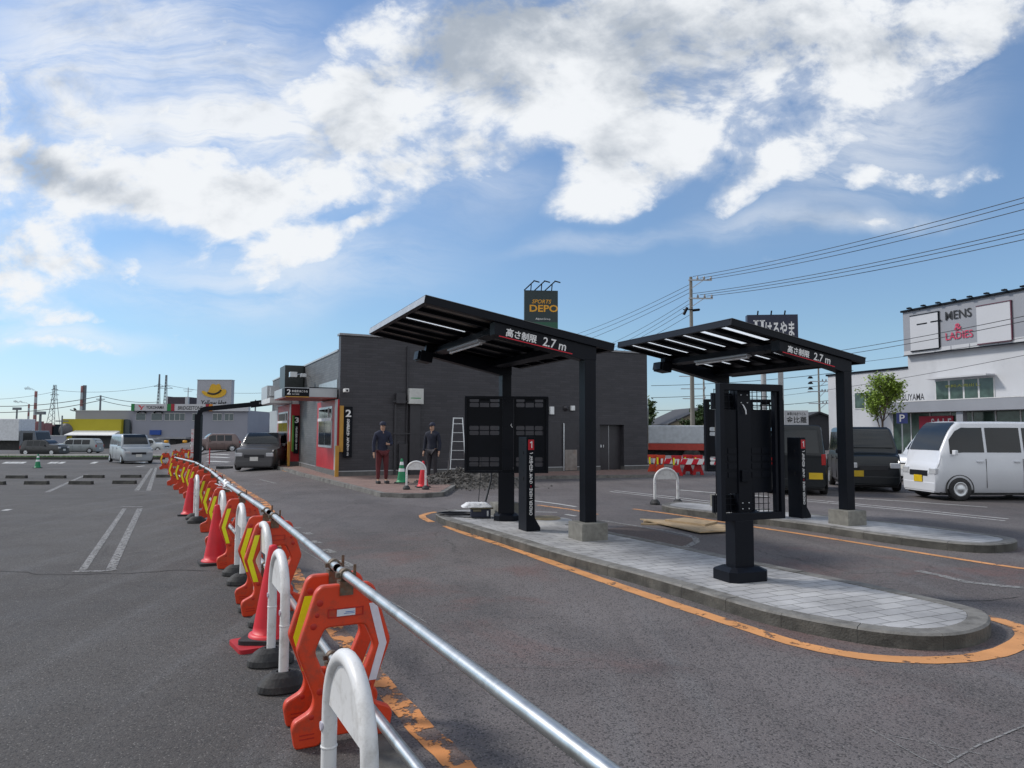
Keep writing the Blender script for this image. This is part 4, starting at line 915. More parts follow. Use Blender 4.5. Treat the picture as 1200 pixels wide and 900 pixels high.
# heap of broken asphalt
p0 = G(541, 571.5); t_ = random.Random(11); mb = MB(); nn = 40; vs = []
def hp(x, y): return .52 * math.exp(-((x / 1.15) ** 2 + (y / .55) ** 2)) + .28 * math.exp(-(((x - 1.0) / .7) ** 2 + ((y + .15) / .4) ** 2)) + .14 * math.exp(-(((x + 1.0) / .7) ** 2 + ((y - .3) / .5) ** 2)) - .05
for j in range(nn + 1):
    for i in range(nn + 1):
        x, y = (i / nn - .5) * 5, (j / nn - .5) * 2.8; vs.append((x, y, hp(x, y) + t_.uniform(-.03, .03)))
mb.add(vs, [(j * (nn + 1) + i, j * (nn + 1) + i + 1, (j + 1) * (nn + 1) + i + 1, (j + 1) * (nn + 1) + i) for j in range(nn) for i in range(nn)])
for k in range(1100):
    x, y = t_.gauss(.1, .8), t_.gauss(-.05, .42); h = max(hp(x, y), 0); r = t_.uniform(.015, .055) * (2 if t_.random() < .06 else 1)
    ax = [Vector((t_.uniform(-1, 1), t_.uniform(-1, 1), t_.uniform(-1, 1))).normalized() * r * t_.uniform(.6, 1.3) for _ in range(7)]
    bm = bmesh.new(); [bm.verts.new(Vector((x, y, h + r * .3)) + a) for a in ax]; bmesh.ops.convex_hull(bm, input=bm.verts); bm.verts.index_update(); vv = list(bm.verts); mb.add([v.co for v in vv], [[v.index for v in f.verts] for f in bm.faces if all(w_.index >= 0 for w_ in f.verts)]); bm.free()
o = mb.build('rubble_heap', mat('broken_asphalt', (.085, .08, .075), .95, 0, .7, 14, .5, 50)); o.location = (p0.x + .1, p0.y + .3, 0); o.rotation_euler.z = R(8); tag(o, 'heap of broken asphalt and rubble at the walkway corner', 'rubble', kind='stuff')

# step ladder
p = P(536, 559, KH); t = thing('step_ladder', 'aluminium step ladder standing open against the dark wall', 'ladder', (p.x, p.y, KH), R(8)); H = 1.92
mb = MB(); 
for s_ in (-1, 1): mb.bar((s_ * .27, -.28, 0), (s_ * .15, -.02, H), .028, .055)
mb.build('front_rail', ALU, t)
mb = MB()
for s_ in (-1, 1): mb.bar((s_ * .31, .42, 0), (s_ * .15, .02, H - .03), .022, .04)
mb.build('rear_rail', ALU, t)
for k in range(1, 7):
    f = k / 6.6; mb = MB(); hw = .27 - .12 * f; y = -.28 + .26 * f; mb.box(-hw, hw, y - .02, y + .05, H * f - .012, H * f + .012); mb.build('step', ALU, t)
mb = MB(); mb.box(-.17, .17, -.05, .05, H - .01, H + .03); mb.build('top_cap', ALU, t)

# ================================================================== RESTAURANT
def brick_wall():
    m = bpy.data.materials.new('charcoal_brick'); m.use_nodes = True; t = m.node_tree; b = t.nodes['Principled BSDF']; lk = t.links.new
    tc_ = t.nodes.new('ShaderNodeTexCoord'); sp = t.nodes.new('ShaderNodeSeparateXYZ'); lk(tc_.outputs['Object'], sp.inputs[0]); ad = t.nodes.new('ShaderNodeMath'); lk(sp.outputs[0], ad.inputs[0]); lk(sp.outputs[1], ad.inputs[1]); cb = t.nodes.new('ShaderNodeCombineXYZ'); lk(ad.outputs[0], cb.inputs[0]); lk(sp.outputs[2], cb.inputs[1])
    br = t.nodes.new('ShaderNodeTexBrick'); br.inputs['Scale'].default_value = 1; br.inputs['Brick Width'].default_value = .42; br.inputs['Row Height'].default_value = .085; br.inputs['Mortar Size'].default_value = .007; br.inputs['Mortar Smooth'].default_value = .3; br.inputs['Bias'].default_value = -.2
    br.inputs['Color1'].default_value = (.037, .036, .043, 1); br.inputs['Color2'].default_value = (.052, .050, .059, 1); br.inputs['Mortar'].default_value = (.030, .029, .034, 1); lk(cb.outputs[0], br.inputs['Vector'])
    n1 = t.nodes.new('ShaderNodeTexNoise'); n1.inputs['Scale'].default_value = .8; n1.inputs['Detail'].default_value = 8; lk(tc_.outputs['Object'], n1.inputs['Vector']); r = t.nodes.new('ShaderNodeMapRange'); lk(n1.outputs['Fac'], r.inputs[0]); r.inputs[1].default_value = .3; r.inputs[2].default_value = .7; r.inputs[3].default_value = .85; r.inputs[4].default_value = 1.12
    mu = t.nodes.new('ShaderNodeVectorMath'); mu.operation = 'SCALE'; lk(br.outputs['Color'], mu.inputs[0]); lk(r.outputs[0], mu.inputs['Scale']); lk(mu.outputs[0], b.inputs['Base Color']); b.inputs['Roughness'].default_value = .55
    bp = t.nodes.new('ShaderNodeBump'); bp.invert = True; bp.inputs['Strength'].default_value = .4; bp.inputs['Distance'].default_value = .008; lk(br.outputs['Fac'], bp.inputs['Height']); lk(bp.outputs[0], b.inputs['Normal'])
    return m
BRICK = brick_wall()
SIDEB = BRICK.copy(); SIDEB.name = 'sunlit_side_brick'  # paler copy of the front brick, sunlight on the side wall painted in
for n_ in SIDEB.node_tree.nodes:
    if n_.type == 'TEX_BRICK': n_.inputs['Color1'].default_value = (.085, .09, .095, 1); n_.inputs['Color2'].default_value = (.12, .125, .13, 1); n_.inputs['Mortar'].default_value = (.06, .062, .066, 1)
DOORM = mat('dark_door_paint', (.035, .034, .040), .45)
WP = mat('white_mullion', (.6, .6, .6), .5)
OCH = mat('ochre_panel', (.46, .24, .035), .45, 0, .1, 3)
bld = thing('restaurant', 'single storey dark brick restaurant with two drive through windows', 'building', (A0.x, A0.y, 0), BANG)
BL, BW, BH, SH = 12.47, 17.0, 4.80, 4.36
def fw(px, py): return wall(px, py, A0, BANG)
dx0, dz1 = fw(703, 497.5); dx1 = fw(731, 497.5)[0]; T_ = .32
mb = MB(); mb.box(0, dx0, 0, T_, .26, BH); mb.box(dx1, BL, 0, T_, .26, BH); mb.box(dx0, dx1, 0, T_, dz1, BH)
for k in range(0): pass
mb.build('front_wall', BRICK, bld)
mb = MB(); mb.box(-.03, dx0, -.03, T_, -.3, .257); mb.box(dx1, BL + .03, -.03, T_, -.3, .257); mb.box(-.031, .3, T_ + .002, BW, -.8, .257); mb.build('foundation', mat('foundation_render', (.11, .11, .11), .9, 0, .15, 6, .3), bld)
mb = MB(); mb.box(-.036, dx0, -.038, -.0305, .257, .285); mb.box(dx1, BL + .036, -.038, -.0305, .257, .285); mb.box(-.042, -.0365, -.038, BW, .257, .285); mb.build('drip_trim', LGREY, bld)
mb = MB(); mb.box(-.05, BL + .05, -.05, T_ + .05, BH, BH + .07); mb.build('coping', mat('coping_grey', (.24, .24, .25), .35, .3), bld, .006)
mb = MB(); mb.box(BL - .3, BL - .002, T_ + .002, BW, -.3, SH - .06); mb.box(.302, BL - .302, BW - .3, BW, -.3, SH - .06); mb.build('rear_wall', BRICK, bld)
mb = MB(); mb.box(.002, .30, T_ + .002, BW, .26, SH - .06); mb.build('side_wall', SIDEB, bld)
mb = MB(); mb.box(-.03, .33, T_ + .052, BW + .03, SH - .06, SH); mb.build('side_coping', LGREY, bld)
mb = MB(); mb.box(.302, BL - .302, T_ + .004, BW - .302, 3.8, 3.9); mb.build('roof', mat('roof_membrane', (.2, .2, .2), .9), bld)
mb = MB(); mb.box(-.02, 0, T_ + .06, 3.6, 3.02, 3.34); mb.build('side_flashing', mat('flashing_zinc', (.40, .41, .42), .3, .6), bld)
# recessed service door in the front
mb = MB(); mb.box(dx0 + .002, dx1 - .002, .24, .29, .0, dz1 - .002); d = mb.build('service_door', DOORM, bld); mb = MB(); mb.box((dx0 + dx1) / 2 - .006, (dx0 + dx1) / 2 + .006, .236, .2395, .02, dz1 - .03); mb.box(dx0 + .15, dx0 + .21, .20, .2395, 1.0, 1.10); mb.box(dx0 + .28, dx0 + .31, .20, .2395, 1.0, 1.10); mb.build('door_handle', ALU, d)
# flush door with a bare kick plate
a, zt = fw(660, 496); b_ = fw(675.5, 496)[0]; mb = MB(); mb.box(a, b_ + 1.05 * 0, -.035, -.002, .13, zt); d = mb.build('side_entry_door', DOORM, bld)
mb = MB(); mb.box(a + .06, b_, -.045, -.0365, .14, fw(668, 527)[1]); mb.build('kick_plate', mat('scuffed_steel', (.34, .31, .29), .35, .8, .2, 6, dirt=(.30, .15, .09), dscale=2, damt=.6), d)
mb = MB(); mb.box(a - .02, a + .025, -.055, -.0365, .13, zt); mb.build('door_edge', ALU, d)
mb = MB(); mb.box(a - .9, a - .12, -.025, -.002, .14, zt); d2 = mb.build('side_entry_door', DOORM, bld)
def fbox(x0, y0, x1, y1, dp, nm, m, parent=bld, base=0.0, bev=0.0):
    ua, zb = fw(x0, y1); ub, _ = fw(x1, y1); zt_ = fw(x0, y0)[1]; mb = MB(); mb.box(ua, ub, -dp, -.003 - base, zb, zt_); return mb.build(nm, m, parent, bev)
k = fbox(476.7, 455.5, 493.5, 473.5, .28, 'meter_box', mat('box_white', (.55, .56, .54), .5), bev=.01)
ua, zb = fw(478.5, 467.3); mb = MB(); mb.box(ua, ua + .36, -.2835, -.281, zb, zb + .03); mb.build('green_print', mat('green_print', (.02, .30, .08), .5), k)
fbox(462.5, 461, 473.5, 473, .2, 'dark_box', DOORM, bev=.01); fbox(478, 473.6, 490, 560, .16, 'duct', DOORM); fbox(460.5, 473, 463, 560, .06, 'conduit', DOORM); fbox(466, 520, 476, 560, .10, 'conduit_cover', DOORM)
mb = MB(); u_ = fw(476.3, 500)[0]; mb.tube([(u_, -.05, .1), (u_, -.05, 4.55)], .03, 8); mb.build('conduit', DOORM, bld)
for z in (1.5, 2.6): mb = MB(); u_ = fw(461.5, 500)[0]; mb.box(u_ - .1, u_ + 1.0, -.17, -.165, z, z + .04); mb.build('pipe_strap', DOORM, bld)
fbox(643.6, 476.5, 648, 485.5, .10, 'wall_lamp', mat('lamp_glass', (.75, .77, .78), .3)); fbox(668, 475.5, 672, 481, .12, 'wall_lamp', mat('lamp_glass', (.75, .77, .78), .3)); u_, z_ = fw(662.5, 478); mb = MB(); mb.lathe([(0, -.10), (.10, -.06), (.12, 0)], 14, (u_, -.003, z_), 'Y'); mb.build('vent_hood', DOORM, bld)
def camera_on(u, v, z, sx=-1):
    mb = MB(); mb.box(u - .03, u + .03, v - .05, v - .002, z - .03, z + .03); mb.tube([(u, v - .04, z), (u, v - .12, z - .02)], .015, 8); k = mb.build('camera_mount', WHT2, bld)
    m2 = MB(); m2.box(u - .07, u + .07, v - .42, v - .11, z - .06, z + .06); m2.build('security_camera', WHT, k, .015); m2 = MB(); m2.lathe([(0, -.004), (.035, -.004), (.035, 0)], 12, (u, v - .42, z - .01), 'Y'); m2.build('lens', BLK, k)
u_, z_ = fw(403.5, 458); camera_on(u_, 0, z_)
# number 2 sign on the corner
a, zb = fw(401.5, 536); b_ = fw(411.5, 536)[0]; zt = fw(401.5, 476.5)[1]; mb = MB(); mb.box(a, b_, -.10, -.003, zb, zt); s_ = mb.build('corner_sign', BLK2, bld, .004)
text('lettering', '2', .34, TXTW, s_, ((a + b_) / 2, -.1035, zt - .22), bold=.025, width=.19, height=.24); text('lettering', 'お会計はこちら', .16, TXTW, s_, ((a + b_) / 2, -.1035, (zt + zb) / 2 - .02), vertical=True, bold=.02, width=.11, height=.92); text('lettering', 'PAY HERE', .1, TXTW, s_, ((a + b_) / 2, -.1035, zb + .22), (R(90), R(-90), 0), width=.32, height=.06)
a, zb = fw(397.6, 529.5); zt = fw(397.6, 475.5)[1]; mb = MB(); mb.box(a - .02, fw(401.3, 500)[0], -.16, -.003, zb, zt); mb.build('ochre_fin', OCH, bld, .004)
mb = MB(); mb.box(-.16, -.045, -.26, -.16, .0, 1.12); mb.build('guard_post', OCH, bld, .01)
# side bays (towards the lane): window one at v 0.4..3.6, window two standing out at v 7.9..12
def bay(v0, v1, out, num, z1):
    k = None
    mb = MB(); mb.box(-out, -.0025, v0, v1, .29, z1); k = mb.build('window_bay', REDP, bld)
    m2 = MB(); m2.box(-out - .03, -.0, v0 - .03, v1, -.8, .288); m2.build('bay_base', mat('foundation_render', (.11, .11, .11), .9), bld)
    w0, w1 = v0 + .75, v1 - .45
    m2 = MB(); m2.box(-out - .03, -out - .002, w0, w1, 1.02, 2.45); f = m2.build('service_window', ALU, k); m2 = MB(); m2.box(-out - .036, -out - .031, w0 + .08, (w0 + w1) / 2 - .03, 1.1, 2.37); m2.box(-out - .036, -out - .031, (w0 + w1) / 2 + .03, w1 - .08, 1.1, 2.37); m2.build('pane', GLASS, f)
    m2 = MB(); m2.box(-out - .06, -out - .037, w0, w1, 1.95, 2.05); m2.box(-out - .06, -out - .037, w0 + .5, w0 + .56, 2.05, 2.4); m2.build('window_sticker', WHT2, f)
    m2 = MB(); m2.box(-out - .022, -out - .002, v0 + .002, v0 + .34, .29, z1 - .002); m2.build('corner_cladding', LGREY, k)
bay(.02, 3.6, .06, '2', 2.65); bay(7.9, 12.0, .36, '3', 2.75)
def sp(px, py, vplane): # point on plane v = vplane : (u, z)
    return wall(px, py, A0 + BV * vplane, BANG)
a, zb = sp(341.9, 531.5, 7.9); b_, zt = sp(350.8, 487, 7.9)
mb = MB(); mb.box(a + .05, b_ - .02, 7.80, 7.897, zb, zt); s_ = mb.build('bay_sign', BLK2, bld, .004); cx_ = (a + b_) / 2 + .02
text('lettering', '3', .3, TXTW, s_, (cx_, 7.796, zt - .2), bold=.025, width=.17, height=.24); text('lettering', 'お受け取りはこちら', .1, TXTW, s_, (cx_, 7.796, (zt + zb) / 2 - .15), vertical=True, bold=.02, width=.09, height=1.0)
mb = MB(); mb.box(a - .02, a + .045, 7.74, 7.897, zb + .1, zt); mb.build('green_fin', mat('green_fin', (.07, .22, .03), .45), bld)
mb = MB(); mb.box(-.52, -.42, 7.55, 7.65, -.3, 1.15); mb.build('guard_post', OCH, bld, .01)
# slabs over the windows
mb = MB(); mb.box(-1.70, .30 * 0 - .022, .30, 3.0, 2.72, 3.02); mb.build('window_canopy', LGREY, bld, .01)
mb = MB(); mb.box(-1.68, -.03, .32, 2.98, 2.69, 2.7185); mb.build('canopy_soffit', mat('soffit_red', (.35, .08, .07), .5), bld)
mb = MB(); mb.box(-1.705, -.95, .272, .2985, 2.735, 3.0); mb.box(-1.727, -1.702, .28, .9, 2.735, 3.0) ; s_ = mb.build('canopy_sign', BLK2, bld)
mb = MB(); mb.box(-1.71, -.96, .268, .2715, 2.70, 2.73); mb.build('canopy_stripe', OCH, s_)
mb = MB(); mb.box(-.95, -.03, .285, .2985, 3.022, 3.05); mb.build('canopy_trim', BLK2, bld)
text('lettering', '2', .2, TXTW, s_, (-1.60, .270, 2.87), bold=.02, height=.17, width=.12); text('lettering', 'お会計はこちら', .1, TXTW, s_, (-1.25, .270, 2.90), width=.5, height=.08, bold=.012); text('lettering', 'PAY HERE', .05, TXTW, s_, (-1.38, .270, 2.80), width=.22, height=.04)
mb = MB(); mb.box(-1.25, -.37, 7.9, 10.6, 2.78, 3.0); mb.build('window_canopy', mat('canopy_white', (.62, .62, .62), .4), bld, .01)
# black box on the parapet
mb = MB(); mb.box(-.80, -.035, 6.9, 8.4, 3.05, 4.33); mb.build('parapet_box', mat('black_green_panel', (.016, .022, .022), .4), bld, .01)
mb = MB(); mb.box(-1.0, -.37, 11.0, 13.2, 2.9, 3.7); mb.box(-.9, -.5, 10.6, 10.98, 3.2, 3.6); mb.build('rear_box', LGREY, bld)
# floodlight bracket on side wall
mb = MB(); mb.tube([(-.0, 5.6, 3.80), (-.35, 5.4, 3.86), (-.62, 5.3, 3.82)], .02, 8); mb.box(-.85, -.58, 5.15, 5.45, 3.72, 3.92); mb.box(-.50, -.30, 4.7, 5.0, 3.70, 3.84); mb.build('floodlight', ALU, bld)
mb = MB(); mb.box(-.30, -.02, 12.2, 15.5, 1.0, 2.6); mb.build('rear_window', LGREY, bld)

# black arch over the lane by window three
ag = thing('clearance_arch', 'black steel arch over the lane beside the second drive through window', 'arch', (0, 0, 0))
pb = G(231, 547); base_z = pb.z; e1 = D(236, 481, pb.y); top1 = Vector((pb.x, pb.y, e1.z - .05))
eR = D(340, 470.5, pb.y + 1.6)
m1 = D(262, 477, pb.y + .5); m1 = top1.lerp(eR, .3) + Vector((0, 0, .30)); 
mid = [top1 + Vector((0, 0, -.15)), top1 + Vector((.06, .03, .03)), top1 + Vector((.25, .1, .13))]
mb = MB(); mb.box(pb.x - .16, pb.x + .16, pb.y - .13, pb.y + .13, base_z - .05, mid[0].z); mb.build('post', FRAME, ag)
endp = D(320, 470.8, pb.y + 1.4); m3 = D(293, 474.2, pb.y + 1.0)
mb = MB(); pth = [mid[0] + Vector((0, 0, -.1)), mid[1], mid[2], m3]; 
for a_, c_ in zip(pth, pth[1:]): mb.bar(a_, c_ + (c_ - a_).normalized() * .03, .24, .24)
mb.build('curved_beam', FRAME, ag)
mb = MB(); mb.bar(m3 + Vector((.03, 0, 0)), endp, .22, .34); k = mb.build('beam_sign', BLK2, ag); ang = math.atan2(endp.y - m3.y, endp.x - m3.x); c_ = (m3 + endp) / 2; nrm = Vector((math.sin(ang), -math.cos(ang), 0))
text('lettering', '3', .2, TXTW, k, c_ + nrm * .125 + Vector((-.27, -.05, 0)), (R(90), 0, ang), height=.22, width=.14, bold=.02); text('lettering', 'お受け取り', .1, TXTW, k, c_ + nrm * .125 + Vector((.12, .02, 0)), (R(90), 0, ang), width=.5, height=.1)
bn = MB(); bn.box(pb.x - .36, pb.x - .17, pb.y - .012, pb.y + .012, base_z + .75, base_z + 1.95); o = bn.build('banner', mat('banner_white', (.62, .60, .62), .7, 0, .1, 3, dirt=(.6, .02, .06), dscale=5, damt=1)); tag(o, 'narrow white and red banner hanging beside the black arch post', 'banner')
p = G(238.5, 545); mb = MB(); mb.tube([(0, 0, 0), (0, 0, .9)], .03, 8); obj1(mb, 'marker_pole', CONE, p + Vector((.1, .5, 0)), 'slim red marker pole just right of the black arch post', 'pole')
mb = MB(); mb.box(-.35, .35, -.1, .1, 0, .12); obj1(mb, 'kerb_block', RUB, G(263, 549.5), 'small dark block on the lane left of the grey car', 'kerb block')

# ================================================================== VEHICLES
def car(name, label, cat, loc, rz, L_, W_, H_, c, hood=.9, hood_z=.95, ws=.55, rear=.18, belt=None, pack=None, wheel_r=.28, fwx=.62, rwx=.62, plate=(.6, .45, .02), plate_y=0.0, tail=True, drop=0):
    t = thing(name, label, cat, loc, rz)
    paintm = mat('car_paint_' + '_'.join('%d' % (v * 100) for v in c), c, .34, .1, .03, 2, coat=.35, spec=.35); belt = belt or H_ * .56
    cl = .19; hl = L_ / 2
    def top(x):                                        # x from -hl (nose) to hl (tail)
        s_ = x + hl
        if s_ < .12: return hood_z * (.72 + .28 * math.sin(min(1, s_ / .12) * math.pi / 2)) - .03
        if s_ < hood: return hood_z + .07 * (s_ - .12) / max(.01, hood - .12)
        if s_ < hood + ws: f = (s_ - hood) / ws; return hood_z + .07 + (H_ - hood_z - .07) * (math.sin(f * math.pi / 2) ** .9)
        e = hl - x
        if e < rear: f = e / rear; return belt + .02 + (H_ - belt - .02) * math.sin(f * math.pi / 2) ** .8
        return H_ - .02 * abs((s_ - hood - ws) / (L_ - hood - ws) - .4)
    def halfw(x):
        e = min(x + hl, hl - x); return W_ / 2 * (1 - .13 * (max(0, 1 - e / .45)) ** 2.2)
    def section(x):
        h = top(x); w_ = halfw(x); b_ = min(belt, h - .03); f = max(0, min(1, (h - belt) / (H_ - belt))); wr = w_ * (.975 - .145 * f)
        return [(w_ * .90, cl), (w_ * .985, cl + .10), (w_, (cl + b_) / 2 + .04), (w_ * .985, b_ - .05), (w_ * .965, b_), (wr, h - .045), (wr * .90, h), (wr * .5, h + .012), (0, h + .016)]
    xs_ = sorted(set([-hl, -hl + .03, -hl + .08, -hl + .15, -hl + .3] + [-hl + hood + ws * k / 6 for k in range(7)] + [-hl + hood - .1] + [-hl + L_ * k / 20 for k in range(1, 20)] + [hl - rear * k / 5 for k in range(6)] + [hl - .3]))
    mb = MB(); vs = []; n = 17
    for x in xs_:
        s_ = section(x); r = s_ + [(-y, z) for y, z in s_[-2::-1]]; vs += [(x, y, z) for y, z in r]
    fs = [(i * n + k, i * n + k + 1, (i + 1) * n + k + 1, (i + 1) * n + k) for i in range(len(xs_) - 1) for k in range(n - 1)]
    mb.add(vs, fs, True); mb.add([vs[k] for k in range(n)], [tuple(range(n))]); mb.add([vs[(len(xs_) - 1) * n + k] for k in range(n)], [tuple(range(n))[::-1]])
    mb.build('body', paintm, t)
    u = MB(); u.box(-hl + .12, hl - .1, -W_ / 2 + .10, W_ / 2 - .10, cl - .06, cl + .01); u.build('underbody', RUB, t)
    def side_pt(x, f, s_, off=.006):
        q = section(x); b_, r_ = q[4], q[5]; return (x, s_ * (b_[0] + (r_[0] - b_[0]) * f + off), b_[1] + (r_[1] - b_[1]) * f)
    x0 = -hl + hood + ws * .35; x1 = hl - rear - .10; nseg = 3 if L_ > 3.2 else 2
    for s_ in (-1, 1):
        for k in range(nseg):
            a = x0 + (x1 - x0) * k / nseg + .03; b_ = x0 + (x1 - x0) * (k + 1) / nseg - .04; g = MB(); m_ = 5; vv = []
            for i in range(m_ + 1):
                x = a + (b_ - a) * i / m_
                for j in range(3):
                    vv.append(side_pt(x, .12 + .76 * j / 2, s_))
            g.add(vv, [(i * 3 + j, i * 3 + j + 1, (i + 1) * 3 + j + 1, (i + 1) * 3 + j) for i in range(m_) for j in range(2)], True); g.build('side_window', GLASS, t)
            sm = MB(); sm.box(b_ + .012, b_ + .022, s_ * (W_ / 2 - .02), s_ * (W_ / 2 + .0015), cl + .12, belt - .06); sm.build('door_seam', RUB, t)
            if k < 2:
                h = MB(); xx = b_ - .12; h.box(xx - .09, xx + .07, s_ * (W_ / 2 - .01), s_ * (W_ / 2 + .025), belt - .14, belt - .11); h.build('door_handle', paintm, t)
        for xw in (-hl + fwx, hl - rwx):
            a_ = MB(); a_.lathe([(0, 0), (wheel_r + .07, 0), (wheel_r + .07, .02), (wheel_r + .045, .026)], 28, (xw, 0, wheel_r), 'Y')
            for i in range(len(a_.v)): v = a_.v[i]; a_.v[i] = (v[0], s_ * (W_ / 2 - .03 - v[1] * -1 * 0 + abs(v[1]) * 1.3), max(v[2], cl - .02))
            a_.build('wheel_arch', RUB, t)
            w_ = MB(); w_.lathe([(wheel_r * .62, 0), (wheel_r * .95, .0), (wheel_r, .03), (wheel_r, .14), (wheel_r * .9, .17), (0, .17)], 28, (0, 0, 0), 'Y'); wo = w_.build('wheel', RUB, t); wo.location = (xw, s_ * (W_ / 2 + .018), wheel_r); wo.rotation_euler = (0, 0, 0 if s_ < 0 else math.pi)
            m2 = MB(); m2.lathe([(0, -.006), (wheel_r * .16, -.01), (wheel_r * .2, .0), (wheel_r * .52, .012), (wheel_r * .6, -.004), (wheel_r * .63, .01)], 24, (0, 0, 0), 'Y'); m2.build('hubcap', ALU, wo)
        mr = MB(); mr.box(-hl + hood + ws * .45, -hl + hood + ws * .45 + .08, s_ * (W_ / 2 - .02), s_ * (W_ / 2 + .11), belt + .03, belt + .15); mr.build('wing_mirror', paintm, t, .02)
        hz = hood_z * .72; l_ = MB(); l_.box(-hl - .006, -hl + .16, s_ * (W_ / 2 * .55), s_ * (W_ / 2 * .90), hz - .06, hz + .09); l_.build('headlight', mat('lamp_clear', (.6, .62, .65), .1, .3), t, .02)
        tl = MB(); tl.box(hl - .07, hl + .008, s_ * (W_ / 2 * .76), s_ * (W_ / 2 * .90), belt - .22, belt + .06); tl.build('tail_light', mat('lamp_red', (.35, .01, .01), .2), t, .01)
    def cross(xa, xb, nm, wf=.86):
        g = MB(); vv = []
        for i in range(6):
            x = xa + (xb - xa) * i / 5; q = section(x); w2 = q[5][0] * wf; d = (top(x + .01) - top(x - .01)); nx, nz = -d, .02; l2 = math.hypot(nx, nz); nx, nz = nx / l2 * .012, nz / l2 * .012
            for j in range(7): y = w2 * (j / 3 - 1); vv.append((x + nx, y, q[6][1] + nz + .014))
        g.add(vv, [(i * 7 + j, i * 7 + j + 1, (i + 1) * 7 + j + 1, (i + 1) * 7 + j) for i in range(5) for j in range(6)], True); g.build(nm, GLASS, t)
    cross(-hl + hood + ws * .10, -hl + hood + ws * .82, 'windscreen'); 
    g = MB(); w2 = halfw(hl) * .80; g.add([(hl - rear * .02 + .012, -w2, belt + .08), (hl - rear * .02 + .012, w2, belt + .08), (hl - rear * .55 + .03, w2 * .9, H_ - .13), (hl - rear * .55 + .03, -w2 * .9, H_ - .13)], [(0, 1, 2, 3)]); g.build('rear_window', GLASS, t)
    for (xx, nm) in ((-hl - .012, 'front_bumper'), (hl - .04, 'rear_bumper')):
        b_ = MB(); b_.box(xx, xx + .05, -W_ / 2 * .84, W_ / 2 * .84, cl + .02, cl + .24); b_.build(nm, paintm, t, .02)
    g = MB(); g.box(-hl - .009, -hl + .02, -W_ * .24, W_ * .24, hood_z * .60, hood_z * .74); g.build('grille', BLK, t, .006)
    for xx in (-hl - .022, hl + .012): pm = MB(); pm.box(xx, xx + .008, plate_y - .165, plate_y + .165, .42, .585); pm.build('licence_plate', mat('plate_%d' % (plate[2] * 100), plate, .5), t)
    return t
KEI = (.60, .40, .01); WPL = (.65, .65, .62)
car('kei_van', 'white boxy van with dark side windows at the right edge, side on', 'van', (11.80, 18.0, 0), R(3), 3.39, 1.475, 1.89, (.62, .64, .68), hood=.10, hood_z=.95, ws=.62, rear=.20, belt=1.06, fwx=.55, rwx=.58, plate=KEI)
car('parked_car', 'black tall car behind the second order post', 'car', (7.85, 20.2, 0), R(-90 - 16 + 180 + 180), 3.39, 1.475, 1.80, (.005, .008, .011), hood=.42, hood_z=.98, ws=.55, rear=.12, belt=1.0, plate=KEI, plate_y=.42)
car('parked_car', 'black tall car between the gate post and the white van', 'car', (10.35, 21.3, 0), R(74), 3.39, 1.475, 1.78, (.005, .007, .010), hood=.42, hood_z=.98, ws=.55, rear=.12, belt=1.0, plate=KEI, plate_y=.42)
car('parked_car', 'silver car showing between the black car and the white van', 'car', (15.0, 24.8, 0), R(24), 4.2, 1.69, 1.55, (.55, .57, .60), hood=.95, hood_z=.85, ws=.7, rear=.5, belt=.95, plate=WPL)
p = G(293, 552); car('lane_car', 'dark grey car in the lane under the black arch', 'car', (p.x, p.y + 2.0, p.z), R(95), 4.2, 1.72, 1.58, (.085, .085, .09), hood=.95, hood_z=.92, ws=.65, rear=.45, belt=.98, plate=WPL)
p = G(252, 529.5); car('far_car', 'small brownish car far beyond the black arch', 'car', (p.x, p.y, p.z), R(30), 3.5, 1.6, 1.42, (.18, .13, .12), hood=.95, ws=.6, rear=.5, plate=WPL)
p = G(136, 543.5); car('parked_car', 'silver minivan parked at the far kerb, left of the barrier row', 'car', (p.x, p.y + 1.6, p.z), R(130), 4.4, 1.70, 1.78, (.34, .37, .40), hood=.8, hood_z=.95, ws=.7, rear=.25, belt=1.05, plate=WPL)
p = G(176, 529.5); car('far_car', 'pale car on the road in front of the tyre shop entrance', 'car', (p.x, p.y, p.z), R(175), 4.0, 1.69, 1.5, (.50, .53, .54), hood=.95, ws=.6, rear=.5, plate=WPL)
p = G(92, 531); car('far_car', 'grey car on the road below the yellow wall', 'car', (p.x, p.y, p.z), R(2), 4.3, 1.69, 1.5, (.30, .33, .34), hood=.95, ws=.6, rear=.5, plate=WPL)
p = G(52, 533.5); car('far_car', 'dark car on the road just right of the white truck', 'car', (p.x, p.y, p.z), R(178), 3.6, 1.6, 1.4, (.05, .052, .055), hood=.95, ws=.6, rear=.5, plate=WPL)
